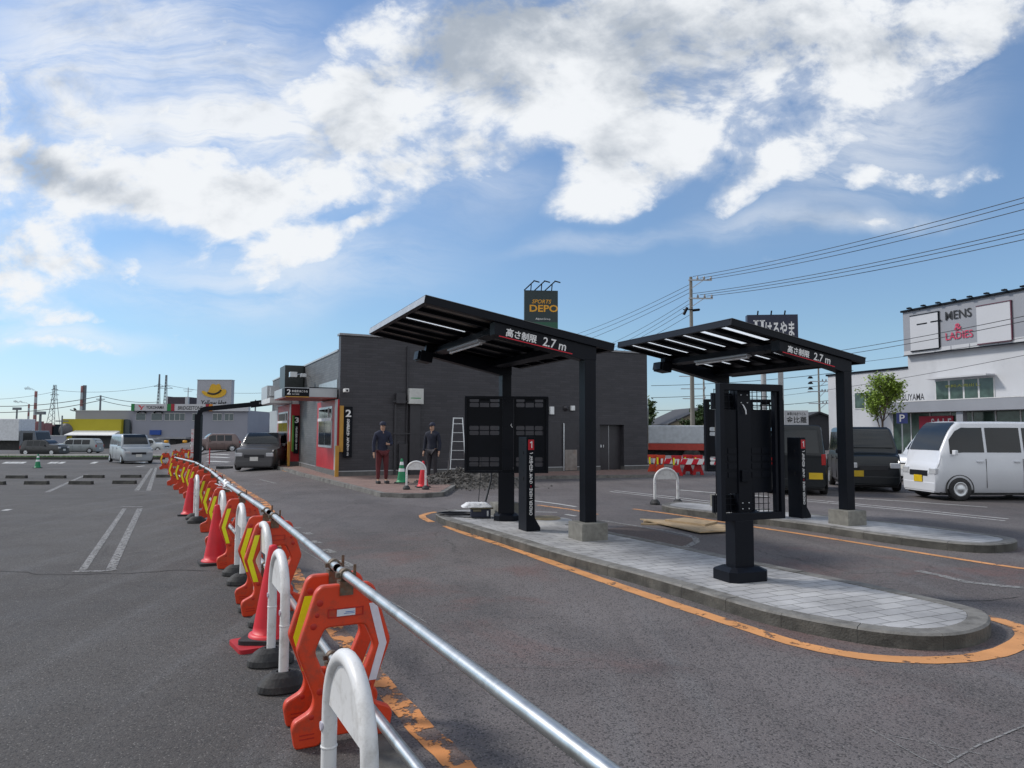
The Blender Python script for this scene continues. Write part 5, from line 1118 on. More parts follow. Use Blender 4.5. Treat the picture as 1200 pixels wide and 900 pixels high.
def truck(label, loc, rz, L_, W_, H_, boxc, cabc, stripe=None, cab_h=2.2, deck=.9, nm='box_truck'):
    t = thing(nm, label, 'truck', loc, rz); hl = L_ / 2
    mb = MB(); mb.box(-hl + 1.7, hl, -W_ / 2, W_ / 2, deck, H_, .04); bo = mb.build('cargo_box', mat('truck_box_' + nm, boxc, .45), t)
    if stripe: mb = MB(); mb.box(-hl + 1.7, hl, -W_ / 2 - .01, W_ / 2 + .01, deck - .32, deck - .002); mb.build('side_skirt', mat('skirt_red', stripe, .5), t)
    mb = MB(); pr = [(-hl, .45), (-hl + .02, 1.2), (-hl + .30, cab_h), (-hl + 1.62, cab_h), (-hl + 1.62, .45)]; mb.prism(pr, -W_ / 2 + .05, W_ / 2 - .05); mb.v = [(x, z, y) for x, y, z in mb.v]; mb.build('cab', mat('cab_' + nm, cabc, .35, coat=.4), t, .03)
    mb = MB(); mb.add([(-hl + .005, -W_ / 2 + .15, 1.28), (-hl + .005, W_ / 2 - .15, 1.28), (-hl + .24, W_ / 2 - .2, cab_h - .14), (-hl + .24, -W_ / 2 + .2, cab_h - .14)], [(0, 1, 2, 3)]); mb.build('windscreen', GLASS, t)
    for s_ in (-1, 1):
        mb = MB(); mb.box(-hl + .42, -hl + 1.3, s_ * (W_ / 2 - .05), s_ * (W_ / 2 - .04), 1.28, cab_h - .2); mb.build('side_window', GLASS, t)
        for x in (-hl + .75, hl - 1.1): mb = MB(); mb.lathe([(0, .02), (.2, .0), (.40, 0), (.43, .03), (.43, .2), (0, .22)], 22, (x, 0, .43), 'Y'); mb.v = [(a, s_ * (W_ / 2 - .0) - s_ * abs(b_), c_) for a, b_, c_ in mb.v]; mb.build('wheel', RUB, t)
    mb = MB(); mb.box(-hl + .3, hl - .1, -W_ * .3, W_ * .3, .45, deck - .33 if stripe else deck - .002); mb.build('chassis', RUB, t); return t
p = G(14, 533.5); truck('white box truck on the road at the left edge', (p.x - 1.2, p.y + 1, p.z), R(178), 7.0, 2.1, 3.25, (.60, .62, .66), (.10, .12, .15), deck=1.3, cab_h=2.2)
p = G(795, 546); tr_ = truck('truck with low white load and red skirt, right of the dark building', (p.x - .2, p.y + 2.2, 0), R(-14), 4.9, 1.9, 1.95, (.48, .52, .56), (.10, .09, .09), stripe=(.42, .05, .035), cab_h=3.0, deck=1.05, nm='light_truck')
mb = MB(); mb.box(-2.3, -.85, -.92, .92, 3.0, 3.42); mb.build('roof_deflector', mat('deflector_white', (.62, .66, .67), .4), tr_, .10)

# ================================================================== PEOPLE
def person(label, loc, rz, shirt, trous, skin=(.45, .27, .19), cap=(.02, .025, .05), pose=0):
    t = thing('person', label, 'person', loc, rz)
    def skinned(nm, V, E, rad, m, par):
        me = bpy.data.meshes.new(nm); me.from_pydata(V, E, []); o = bpy.data.objects.new('tmp', me); col.objects.link(o); s_ = o.modifiers.new('s', 'SKIN'); s_.use_smooth_shade = True
        for i, r in enumerate(rad): me.skin_vertices[0].data[i].radius = (r[0], r[1]) if isinstance(r, tuple) else (r, r)
        me.skin_vertices[0].data[0].use_root = True; u = o.modifiers.new('u', 'SUBSURF'); u.levels = u.render_levels = 2; bpy.context.view_layer.update()
        m2 = bpy.data.meshes.new_from_object(o.evaluated_get(bpy.context.evaluated_depsgraph_get())); bpy.data.objects.remove(o); m2.name = nm; m2.materials.clear(); return link(nm, m2, m, par)
    sk = mat('skin', skin, .55)
    # one continuous body
    V = [(0, 0, .95), (0, 0, 1.10), (0, -.01, 1.28), (0, 0, 1.40), (0, 0, 1.50), (0, -.02, 1.56), (0, -.02, 1.64), (0, -.01, 1.71)]
    rad = [(.15, .10), (.13, .09), (.16, .10), (.14, .08), .052, (.065, .08), (.078, .095), (.06, .07)]; E = [(i, i + 1) for i in range(7)]
    def chain(st, pts):
        prev = st
        for q, r in pts: V.append(q); rad.append(r); E.append((prev, len(V) - 1)); prev = len(V) - 1
        return prev
    for s_ in (-1, 1):
        chain(0, [((s_ * .09, 0, .88), .095), ((s_ * .11, -.02 * s_, .48), .058), ((s_ * .12, .02 * s_, .10), .038), ((s_ * .13, -.07, .045), .034), ((s_ * .135, -.15, .03), .028)])
        if pose and s_ == 1: h = chain(3, [((s_ * .19, 0, 1.40), .058), ((s_ * .25, -.06, 1.13), .042), ((s_ * .12, -.26, 1.12), .030), ((s_ * .06, -.32, 1.13), (.022, .034))])
        else: h = chain(3, [((s_ * .19, 0, 1.40), .058), ((s_ * .25, .02, 1.12), .042), ((s_ * .26, -.05, .87), .030), ((s_ * .26, -.07, .80), (.020, .036))])
        hp_ = Vector(V[h]); dr = (hp_ - Vector(V[h - 1])).normalized(); sd = Vector((0, 1, 0)) if abs(dr.y) < .7 else Vector((0, 0, 1))
        for k in range(4): a = hp_ + sd * (k - 1.5) * .019; chain(h, [(tuple(a + dr * .045), .009), (tuple(a + dr * (.075 + .006 * (k in (1, 2)))), .008)])
        chain(h, [(tuple(hp_ - sd * .035 + dr * .02), .010)])
    skinned('body', V, E, rad, sk, t)
    def cloth(nm, keep, grow, m, extra=()):
        idx = {}; v2 = []; r2 = []
        for i, q in enumerate(V):
            if keep(q, i): idx[i] = len(v2); v2.append(q); r = rad[i]; r2.append((r[0] + grow, r[1] + grow) if isinstance(r, tuple) else r + grow)
        e2 = [(idx[a], idx[b_]) for a, b_ in E if a in idx and b_ in idx]
        for at, q, rr in extra: v2.append(q); r2.append(rr); e2.append((idx[at], len(v2) - 1))
        skinned(nm, v2, e2, r2, m, t)
    cloth('trousers', lambda q, i: q[2] < 1.0 and abs(q[0]) < .15 and q[2] > .08 and (i == 0 or q[2] < .95) and q[1] > -.10, .016, mat('cloth_%d_%d_%d' % tuple(int(v * 200) for v in trous), trous, .9, 0, .2, 8))
    cloth('jacket', lambda q, i: q[2] > .84 and q[2] < 1.45 and (i in (0, 1, 2, 3) or (abs(q[0]) > .10 and q[2] > .86 and rad[i] not in (.030,) and not isinstance(rad[i], tuple) and rad[i] > .04) or rad[i] == .030), .016, mat('cloth_%d_%d_%d' % tuple(int(v * 200) for v in shirt), shirt, .9, 0, .2, 8), extra=((0, (0, 0, .80), (.175, .125)), (3, (0, -.005, 1.545), (.062, .062))))
    mb = MB(); mb.lathe([(.088, 1.66), (.094, 1.69), (.085, 1.735), (.05, 1.768), (0, 1.775)], 20, (0, -.005, 0)); mb.prism(fillet([(-.07, -.17), (.07, -.17), (.075, -.06), (-.075, -.06)], .04), 1.668, 1.678); mb.build('cap', mat('cap_cloth', cap, .8), t)
    for s_ in (-1, 1): mb = MB(); mb.box(s_ * .125 - .048, s_ * .125 + .048, -.20, .07, 0, .085); mb.build('shoe', RUB, t, .025)
    mb = MB()
    for s_ in (-1, 1): mb.lathe([(0, -.006), (.010, -.003), (.012, 0)], 8, (s_ * .032, -.108, 1.645), 'Y')
    mb.build('eyes', BLK, t); return t
person('person in navy jacket and dark red trousers standing by the green cone', G(447.5, 566.5, KH), R(25), (.018, .022, .045), (.10, .018, .022), pose=1)
person('person in dark clothes standing beside the step ladder', G(506, 562.5, KH), R(-20), (.014, .017, .032), (.03, .028, .034), pose=0)

# ================================================================== BACKGROUND, RIGHT: menswear store
S0 = Vector((30.5, 55.0)); SE = Vector((-.316, .949)).normalized(); SANG = math.atan2(SE.y, SE.x) + math.pi     # local +x runs towards the camera
def sw(px, py, off=0.0): return wall(px, py, S0, SANG, off)
st_ = thing('clothes_store', 'white two storey clothing store with a big grey sign block on its roof', 'building', (S0.x, S0.y, 0), SANG)
SWHITE = mat('store_white_siding', (.50, .51, .535), .6, 0, .06, .4, dirt=(.33, .34, .37), dscale=.3, damt=.5); SGREY = mat('store_grey_cladding', (.27, .28, .31), .5, .1, .06, .5); SPAN = mat('store_panel_white', (.50, .51, .54), .5, 0, .03, .5)
xL = sw(971.5, 500)[0]; zlow = sw(1066, 431.6)[1]
mb = MB(); mb.box(xL, 0, 0, 12, 0, zlow); mb.box(.0, 22, 0, 12, 0, 7.55); mb.build('wall', SWHITE, st_)
mb = MB(); mb.box(xL - .15, -.02, -.1, 12, zlow + .002, zlow + .16); mb.build('roof_edge', BLK2, st_)
ztow = sw(1063.5, 366.5)[1]; z1_ = sw(1064, 412)[1]
mb = MB(); mb.box(0, 22, -.35, 8, 7.56, z1_); mb.build('tower_base', SWHITE, st_); mb = MB(); mb.box(0, 22, -.35, 8, z1_ + .002, ztow); mb.build('tower', SGREY, st_)
mb = MB(); mb.box(-.1, 22, -.5, 8.1, ztow + .002, ztow + .14); mb.box(0, 22, -.42, -.352, 7.5, 7.58); mb.build('tower_coping', BLK2, st_)
for k in range(12):
    mb = MB(); x = .9 + k * 1.25; mb.bar((x, -.3, ztow + .12), (x - .1, -.6, ztow + .26), .06); mb.box(x - .22, x + .05, -.72, -.5, ztow + .15, ztow + .25); mb.build('sign_floodlight', BLK2, st_)
def panel(xa, ya, xb, yb, nm, m, off=-.42, dp=.06, fr=None):
    a, za = sw(xa, ya, 0); b_, zb = sw(xb, yb, 0); mb = MB(); mb.box(a, b_, off, off + dp, zb, za); k = mb.build(nm, m, st_)
    if fr:
        mb = MB(); mb.box(b_, b_ + .07, off - .03, off + dp, zb, za); mb.box(a, b_, off - .03, off + dp, zb - .08, zb - .002); mb.box(a, b_ + .09, off - .04, off + dp, za, za + .05); mb.build('panel_frame', fr, k)
    return (a, b_, zb, za)
a = panel(1071, 371.5, 1105.5, 407.5, 'sign_panel', SPAN, fr=BLK2); mb = MB(); mb.box(a[0] + .6, a[0] + 1.5, -.43, -.4205, a[3] - .75, a[3] - .65); mb.box(a[0] + 1.8, a[0] + 2.7, -.43, -.4205, a[3] - .72, a[3] - .62); mb.build('panel_vent', BLK2, st_)
panel(1149, 360, 1191, 398.5, 'sign_panel', SPAN, fr=mat('maroon_trim', (.10, .02, .04), .5))
def stext(s, xa, xb, yc, hpx, m, **k):
    a, z = sw(xa, yc); b_ = sw(xb, yc)[0]; d = (S0 + SE * -((a + b_) / 2)).y; h = hpx / FPX * d; text('lettering', s, 1, m, st_, ((a + b_) / 2, k.pop('off', -.40), z), width=b_ - a, height=h, **k)
stext('MENS', 1112.5, 1143.5, 371, 10.5, TXTK, bold=.008); stext('&', 1123, 1132, 384, 8.5, mat('pink_lettering', (.50, .04, .10), .5), bold=.012); stext('LADIES', 1113, 1145, 395, 9.0, mat('pink_lettering', (.50, .04, .10), .5), bold=.008)
mb = MB()
for px in (1100, 1119, 1141, 1175): x = sw(px, 415)[0]; mb.box(x - .02, x + .02, -.37, -.351, 7.6, z1_ - .02)
mb.build('panel_joint', SGREY, st_)
# upper window band
def swin(xa, xb, yt, yb, n, m=GLASS, off=0.0):
    a, zb = sw((xa + xb) / 2, yb); _, zt = sw((xa + xb) / 2, yt); a = sw(xa, yb)[0]; b_ = sw(xb, yb)[0]; mb = MB(); mb.box(a, b_, off - .05, off - .002, zb, zt); k = mb.build('window_frame', WP, st_); w_ = (b_ - a) / n
    for i in range(n): mb = MB(); mb.box(a + i * w_ + .07, a + (i + 1) * w_ - .07, off - .06, off - .051, zb + .07, zt - .07); mb.build('pane', m, k)
    return a, b_, zb, zt
GGL = mat('greenish_glass', (.05, .085, .07), .12, 0, .5, 1.5)
wa_ = swin(1097, 1166.5, 443.5, 468.5, 4, GGL); mb = MB(); mb.box(wa_[0] - .1, wa_[1] + .1, -.9, -.07, wa_[3] + .05, wa_[3] + .16); mb.build('window_hood', SWHITE, st_)
stext('衣料大売出し', 1108, 1150, 453, 3.5, mat('window_text', (.35, .36, .06), .5), off=-.075, bold=.02)
swin(1002, 1028, 459, 479, 2, GGL)
# projecting ledge and shop front
la, lz = sw(1046, 476, 1.6 * 0); zb_ = 3.15; x0 = sw(1046, 480)[0]; x1 = sw(1144, 470, 0)[0]
mb = MB(); mb.box(x0 - .5, 22, -1.7, -.003, zb_, 3.95); mb.build('ledge', SGREY, st_, .02)
mb = MB(); mb.box(x0 - .5, 22, -1.72, -1.702, 3.94, 4.0); mb.build('ledge_trim', WP, st_)
mb = MB(); mb.box(x0, 22, -.05, -.003, .1, zb_ - .01); k = mb.build('shop_glazing', GGL, st_)
mb = MB()
for i in range(12): mb.box(x0 + i * 1.7, x0 + i * 1.7 + .09, -.09, -.051, .1, zb_ - .01)
mb.build('mullion', WP, k)
a, z = sw(1079, 495); b_ = sw(1119, 495)[0]; a = max(a, x0 + .2); zt = sw(1100, 487.5)[1]; zb2 = sw(1100, 503)[1]; zt = min(zt, 3.1)
mb = MB(); mb.box(a, b_, -.16, -.10, 1.6, zt); k = mb.build('sale_banner', mat('sale_red', (.42, .02, .05), .6, 0, .1, 2), st_)
text('lettering', 'SALE', 1, TXTW, k, (a + (b_ - a) * .66, -.17, zt - .52), width=(b_ - a) * .58, height=.68, bold=.02, spacing=1.4); text('lettering', '衣替え応援', 1, mat('pink_text', (.7, .35, .42), .5), k, (a + (b_ - a) * .5, -.17, zt - 1.3), width=(b_ - a) * .8, height=.34, bold=.02)
text('lettering', 'HARUYAMA', 1, TXTK, st_, (sw(1084, 474)[0], -1.5, 4.28), width=sw(1101, 474)[0] - sw(1066, 474)[0], height=.5, bold=.012)
mb = MB(); mb.box(sw(1140, 500)[0], sw(1140, 500)[0] + .5, -1.5, -1.1, 0, zb_ - .01); mb.build('ledge_column', SGREY, st_)

# parking sign, tree
p = D(1057, 490, 38); t = thing('parking_sign', 'blue square parking sign beside the small green tree', 'sign', (p.x, p.y, 0), R(-18)); mb = MB(); mb.box(-.26, .26, -.04, .04, p.z - .28, p.z + .28); mb.build('plate', mat('parking_blue', (.03, .05, .22), .4), t); mb = MB(); mb.tube([(0, .06, 0), (0, .06, p.z)], .035, 8); mb.build('pole', LGREY, t); text('lettering', 'P', .8, TXTW, t, (0, -.045, p.z), height=.38, width=.25, bold=.012)
def tree(label, loc, H_, cw, z0, c, seed, leaves=5200, ls=.085):
    rt = random.Random(seed); t = thing('tree', label, 'tree', loc); mb = MB(); tips = []
    def limb(a, d, ln, r, dep):
        n = 4; pts = [a]; 
        for i in range(n): d = (d + Vector((rt.uniform(-.15, .15), rt.uniform(-.15, .15), .05))).normalized(); pts.append(pts[-1] + d * ln / n)
        mb.tube(pts, [r * (1 - .55 * i / n) for i in range(n + 1)], 7)
        if dep == 0: tips.extend(pts[1:]); return
        for k in range(5 if dep == 2 else 4):
            a_ = rt.random() * 6.28; s_ = pts[2 + k % 3]; nd = (d * rt.uniform(.4, .9) + Vector((math.cos(a_), math.sin(a_), rt.uniform(.0, .5)))).normalized(); limb(s_, nd, ln * rt.uniform(.5, .75), r * .5, dep - 1)
    limb(Vector((0, 0, 0)), Vector((.03, 0, 1)), H_ * .62, H_ * .022, 3); 
    mxz = max(v.z for v in tips); k_ = (H_ - .1) / mxz; rad = max(abs(v.x) for v in tips) or 1; kx = cw / 2 / rad; kx = min(kx, 2.5)
    def sq(v): z = v[2] * k_; f = 1 if z > z0 else z / z0; return Vector((v[0] * (1 + (kx - 1) * f), v[1] * (1 + (kx - 1) * f), z))
    mb.v = [tuple(sq(v)) for v in mb.v]; mb.build('trunk', mat('bark', (.07, .05, .038), .9, 0, .3, 8), t)
    lf = MB(); tips = [sq(v) for v in tips if sq(v).z > z0]
    for i in range(leaves):
        b_ = rt.choice(tips); q = b_ + Vector((rt.gauss(0, .13), rt.gauss(0, .13), rt.gauss(0, .12))) * H_ / 4.5; s_ = ls * rt.uniform(.6, 1.3); a_ = Vector((rt.uniform(-1, 1), rt.uniform(-1, 1), rt.uniform(-.7, .7))).normalized() * s_; b2 = a_.cross(Vector((rt.uniform(-1, 1), rt.uniform(-1, 1), 1))).normalized() * s_ * .55
        lf.add([q - a_, q + b2, q + a_, q - b2], [(0, 1, 2, 3)])
    lf.build('crown', mat('leaf_%d' % seed, c, .6, 0, .45, 3), t)
p = D(1036, 500, 38); tree('small bright green tree in front of the clothing store', (p.x, p.y, 0), D(1040, 437.5, 38).z, 2.1, 1.9, (.20, .29, .04), 3, 4600, .08)
for (px, dd, h, w_, lb, sd) in ((759, 62, 4.6, 3.6, 'dark bushy tree behind the truck, beside the dark building', 9), (817, 66, 4.2, 3.2, 'leafy shrub at the foot of the tall power pole', 12), (1018, 62, 3.4, 2.4, 'low green bush at the end of the clothing store', 14)):
    p = D(px, 500, dd); tree(lb, (p.x, p.y, 0), h, w_, .6, (.04, .075, .018), sd, 2600, .16)
# building neighbours
def house(label, px, d, w_, dp, h, rh, wc, rc, rz=0, zoff=0, win=True):
    p = D(px, 500, d); t = thing('house', label, 'house', (p.x, p.y, zoff), rz); WM = mat('house_wall_%d' % int(px), wc, .8, 0, .06, .6)
    mb = MB(); mb.prism([(-w_ / 2, 0), (w_ / 2, 0), (w_ / 2, h), (0, h + rh), (-w_ / 2, h)], 0, dp); mb.v = [(x, z, y) for x, y, z in mb.v]; mb.build('wall', WM, t)
    mb = MB()
    for s_ in (-1, 1): mb.add([(0, -.4, h + rh + .03), (0, dp + .4, h + rh + .03), (s_ * (w_ / 2 + .4), dp + .4, h - .13), (s_ * (w_ / 2 + .4), -.4, h - .13), (0, -.4, h + rh + .2), (0, dp + .4, h + rh + .2), (s_ * (w_ / 2 + .4), dp + .4, h + .04), (s_ * (w_ / 2 + .4), -.4, h + .04)], [(0, 1, 2, 3), (4, 5, 6, 7), (0, 1, 5, 4), (1, 2, 6, 5), (2, 3, 7, 6), (3, 0, 4, 7)])
    mb.build('roof', mat('roof_tile_%d' % int(px), rc, .7), t)
    if win:
        mb = MB(); mb.box(-w_ * .18, w_ * .18, -.06, -.003, h * .45, h * .75); f = mb.build('window', WP, t); mb = MB(); mb.box(-w_ * .16, w_ * .16, -.07, -.061, h * .47, h * .73); mb.build('pane', GLASS, f)
house('beige gabled house behind the truck, left of the black boards', 824, 70, 6.5, 8, 2.4, 1.5, (.42, .38, .28), (.05, .05, .055), R(6))
house('dark gabled shed left of the clothing store', 959, 68, 2.9, 6, 2.9, .55, (.045, .045, .05), (.03, .03, .033), R(0), win=False)
house('low grey roofed house seen between the gate posts', 905, 80, 6, 6, 2.9, 1.0, (.30, .30, .30), (.06, .06, .065), R(0))
p = D(933, 488, 60); t = thing('restaurant_sign', 'white signboard with black Japanese lettering left of the dark shed', 'sign', (p.x, p.y, 0), R(-8)); mb = MB(); mb.box(-.95, .95, -.1, .1, p.z - .8, p.z + .5); mb.build('board', SPAN, t); mb = MB(); mb.box(-.8, -.7, -.06, .06, 0, p.z - .8); mb.box(.7, .8, -.06, .06, 0, p.z - .8); mb.build('leg', LGREY, t)
text('lettering', '本場さぬきうどん', 1, TXTK, t, (0, -.11, p.z + .22), width=1.5, height=.28, bold=.012); text('lettering', '金比羅', 1, TXTK, t, (0, -.11, p.z - .28), width=1.6, height=.55, bold=.012)
# striped construction barriers beyond the building corner
def road_barrier(label, p, rz, yel=False):
    t = thing('construction_barrier', label, 'barrier', p, rz, 'red construction barriers beyond the dark building'); mb = MB()
    out_ = fillet([(-.24, 0), (-.10, 0), (-.09, .12), (.09, .12), (.10, 0), (.24, 0), (.12, .35), (.20, .75), (-.20, .75), (-.12, .35)], .03, 3); outline('frame', [out_, fillet([(-.06, .38), (.06, .38), (.11, .62), (-.11, .62)], .02, 3)], .06, ORG if yel else mat('barrier_red', (.50, .015, .02), .45), t, .006)
    mb = MB(); mb.box(-.14, -.08, -.036, -.031, .4, .66); mb.build('yellow_chevron', YEL, t); mb = MB(); mb.box(.02, 1.75, -.02, .02, .42, .62); b_ = mb.build('rail_board', TXTW, t); mb = MB(); 
    for k in range(4): mb.add([(.12 + k * .42, -.023, .42), (.33 + k * .42, -.023, .42), (.43 + k * .42, -.023, .62), (.22 + k * .42, -.023, .62)], [(0, 1, 2, 3)])
    mb.build('red_stripe', TXTR, b_); return t
for i, (px, py) in enumerate([(765, 556), (774, 556.5), (793, 557.5), (806, 556), (818, 556.5)]): road_barrier(['orange barrier against the corner of the dark building', 'orange barrier with yellow mark, second from the dark building', 'red barrier in the middle of the group, nearest the road', 'red striped barrier fourth from the dark building', 'red striped barrier beside the wide black board'][i], G(px, py), R(-8 + 5 * i), i < 2)

# ================================================================== PYLON SIGNS
def flat(px0, py0, px1, py1, d): a = D(px0, py1, d); b_ = D(px1, py0, d); return a, b_
d = 75; a, b_ = flat(614, 340, 653.5, 400, d); cx = (a.x + b_.x) / 2; wd = (b_.x - a.x)
t = thing('pylon_sign', 'dark green shop pylon with amber lettering rising behind the near gate', 'sign', (cx, d, 0), R(4)); SG = mat('sign_dark_green', (.012, .03, .034), .45)
zt = b_.z; mb = MB(); mb.box(-wd / 2, wd / 2, -.3, .3, zt - 7.5, zt - .1); k = mb.build('board', SG, t); mb = MB(); mb.box(-wd / 2 + .01, wd / 2 - .01, -.32, -.302, D(640, 378, d).z - 3, D(640, 378, d).z); mb.build('green_band', mat('sign_green', (.012, .09, .05), .45), k)
mb = MB(); mb.box(-.5, .5, -.25, .25, 0, zt - 7.5); mb.build('mast', LGREY, t)
def dz(py): return D(634, py, d).z
text('lettering', 'SPORTS', 1, TXTY, t, (.05, -.33, dz(354)), width=2.05, height=.42, bold=.012, shear=.25); text('lettering', 'DEPO', 1, TXTY, t, (.28, -.33, dz(362)), width=3.0, height=.75, bold=.022); text('lettering', 'Alpen', 1, TXTW, t, (-.2, -.33, dz(374.5)), width=.8, height=.25, bold=.008); text('lettering', 'Group', 1, TXTW, t, (.62, -.33, dz(374.5)), width=.7, height=.25)
for x in (-1.3, -.2, .9): mb = MB(); mb.bar((x - .5, -.2, zt - .1), (x + .5, -1.2, zt + .75), .09); mb.bar((x + .2, -.3, zt - .1), (x + .2, -.8, zt + .45), .1); mb.bar((x + .45, -1.1, zt + .75), (x + .95, -1.4, zt + .55), .22, .12); mb.build('sign_lamp', BLK2, t)
d = 60; a, b_ = flat(876, 371, 932.5, 408, d); cx = (a.x + b_.x) / 2; wd = b_.x - a.x
t = thing('pylon_sign', 'navy shop pylon with white Japanese lettering on two grey posts', 'sign', (cx, d, 0), R(-6)); zt = b_.z + .1; zb = zt - 2.9; mb = MB(); mb.box(-wd / 2, wd / 2, -.35, .35, zb, zt); mb.build('board', mat('sign_navy', (.010, .014, .045), .4), t)
for x in (D(895, 440, d).x - cx, D(914.5, 440, d).x - cx): mb = MB(); mb.tube([(x, 0, 0), (x, 0, zb)], .22, 14); mb.build('post', mat('post_grey', (.36, .37, .38), .5), t)
zc = D(915, 386.5, d).z; text('lettering', 'はるやま', 1, TXTW, t, (.58, -.37, zc - .0), width=2.35, height=1.3, bold=.024)
mb = MB(); zc2 = zc - .05
for x in (-1.45, -.93): mb.box(x, x + .2, -.372, -.352, zc2 - .8, zc2 + .8); mb.box(x - .12, x + .32, -.372, -.352, zc2 + .72, zc2 + .82); mb.box(x - .12, x + .32, -.372, -.352, zc2 - .82, zc2 - .72)
mb.bar((-1.3, -.362, zc2 - .1), (-.9, -.362, zc2 + .12), .02, .14); mb.build('emblem', TXTW, t); mb = MB(); mb.add([(-1.02, -.38, zc2 + .02), (-.85, -.38, zc2 + .22), (-.85, -.38, zc2 + .02)], [(0, 1, 2)]); mb.build('emblem_mark', TXTR, t)
for x in (-1.2, -.1, 1.0): mb = MB(); mb.bar((x, -.3, zt), (x, -.5, zt + .3), .10); mb.build('sign_lamp', BLK2, t)

# ================================================================== POLES AND WIRES, RIGHT
PC = mat('pole_concrete', (.20, .19, .17), .8, 0, .15, 2)
def pole(label, px, ytop, d, arms, r=.17, base=None, ext=(.9, .9)):
    p = D(px, ytop, d); z0 = gz(p.x, p.y); t = thing('utility_pole', label, 'utility pole', (p.x, p.y, z0)); H_ = p.z - z0; mb = MB(); mb.tube([(0, 0, 0), (0, 0, H_)], [r, r * .62], 12); mb.build('mast', PC, t)
    for (z, xl, xr) in arms:
        mb = MB(); mb.bar((-xl, -.12, H_ - z), (xr, -.12, H_ - z), .09); mb.bar((0, -.12, H_ - z - .6), (xr * .6, -.12, H_ - z), .05); k = mb.build('crossarm', LGREY, t)
        for x in (xr * .3, xr * .62, xr * .95): m2 = MB(); m2.lathe([(0, 0), (.07, 0), (.09, .08), (.05, .12), (.07, .2), (0, .24)], 8, (x, -.12, H_ - z + .045)); m2.build('insulator', mat('insulator', (.25, .25, .26), .3), k)
    return t, H_, p
t, H_, p = pole('tall power pole with two crossarms behind the far gate', 809.5, 324.5, 50, [(.25, .2, 1.45), (1.55, .2, 1.5)])
mb = MB(); mb.tube([(-.55, -.1, H_ - 2.7), (-.3, -.1, H_ - 2.2)], .10, 8); mb.tube([(.1, -.1, H_ - 2.4), (.55, -.1, H_ - 2.35)], .09, 8); mb.bar((-.6, -.1, H_ - 2.35), (.6, -.1, H_ - 2.35), .06); mb.build('switch_gear', BLK2, t)
t, H2, p2 = pole('thin pole with ladder like arms left of the wide hidden board', 824.5, 437, 80, [(.4, 2.8, .1), (1.8, 2.6, .1), (2.9, 2.4, .1)], .14)
t, H3, p3 = pole('pole carrying many short arms and a transformer left of the right gate post', 959, 430, 78, [(1.6, 1.0, 1.2), (2.7, 1.3, 1.0), (4.0, 1.2, 1.2)], .14)
mb = MB(); mb.lathe([(0, 0), (.28, 0), (.28, .75), (0, .75)], 12, (-.5, -.2, H3 - 6.6)); mb.build('transformer', BLK2, t)
for k in range(3): mb = MB(); mb.lathe([(0, 0), (.30, .03), (.16, .25), (0, .28)], 10, (-.95, -.1, H3 - 1.3 - k * .6)); mb.build('insulator', BLK2, t)
WIRE = mat('power_line', (.02, .021, .024), .6)
nw = 0
def wire(a, b_, sag, label, r=.018, grp='overhead wires on the right'):
    a, b_ = Vector(a), Vector(b_); c = (a + b_) / 2; pts = [a.lerp(b_, k / 24) - Vector((0, 0, sag * 4 * (k / 24) * (1 - k / 24))) - c for k in range(25)]; mb = MB(); mb.tube(pts, r, 5); o = mb.build('power_line', WIRE); o.location = c; return tag(o, label, 'wire', grp)
def span(px0, py0, d0, px1, py1, d1, sag, label, r=.018, grp='overhead wires on the right', ext=1.0):
    a, b_ = D(px0, py0, d0), D(px1, py1, d1); b_ = a + (b_ - a) * ext; return wire(a, b_, sag, label, r, grp)
for i, (y0, y1, w_) in enumerate(((324, 223, 'highest'), (326, 229, 'second highest'), (327.5, 237, 'third highest'))): span(812 + i * 8, y0, 49.9, 1215, y1, 30, .35, 'overhead wire from the tall pole to the right, %s' % w_, ext=1.15)
for i, (y0, y1, w_) in enumerate(((344, 261, 'upper'), (345.5, 266, 'middle'), (347, 273, 'lower'))): span(812 + i * 8, y0, 49.9, 1215, y1, 30, .35, '%s of three wires running right from the second crossarm' % w_, ext=1.15)
for i, (y0, y1, w_) in enumerate(((333, 388, 'upper'), (337, 393, 'middle'), (341, 399, 'lower'))): span(809 + 1.5 * i, y0, 50, 680, y1, 74, .3, '%s of three thin wires running left from the pole top' % w_, ext=1.25)
for i, (y0, y1, w_) in enumerate(((352, 399, 'highest'), (356, 405, 'second'), (361, 409, 'third'), (368, 414, 'lowest'))): span(807 + i, y0, 50, 716, y1, 70, .35, '%s of four slack wires running left below the crossarms' % w_, r=.016, ext=1.5)
for i, (x0, y0, y1, w_) in enumerate(((830, 426, 362, 'highest'), (830, 431, 368, 'second'), (830, 436, 388, 'third'), (820, 470, 408, 'lowest'))): span(x0, y0, 85, 1215, y1, 36, .7, '%s of four wires crossing in front of the clothing store' % w_, r=.020 if i < 2 else .014, ext=1.1)
for i, (y0, y1) in enumerate(((452, 434), (466, 447), (481, 466))): span(763, y0, 95, 1000, y1, 95, .4, ['top', 'middle', 'bottom'][i] + ' of the distant wires seen under the far gate roof', r=.035)

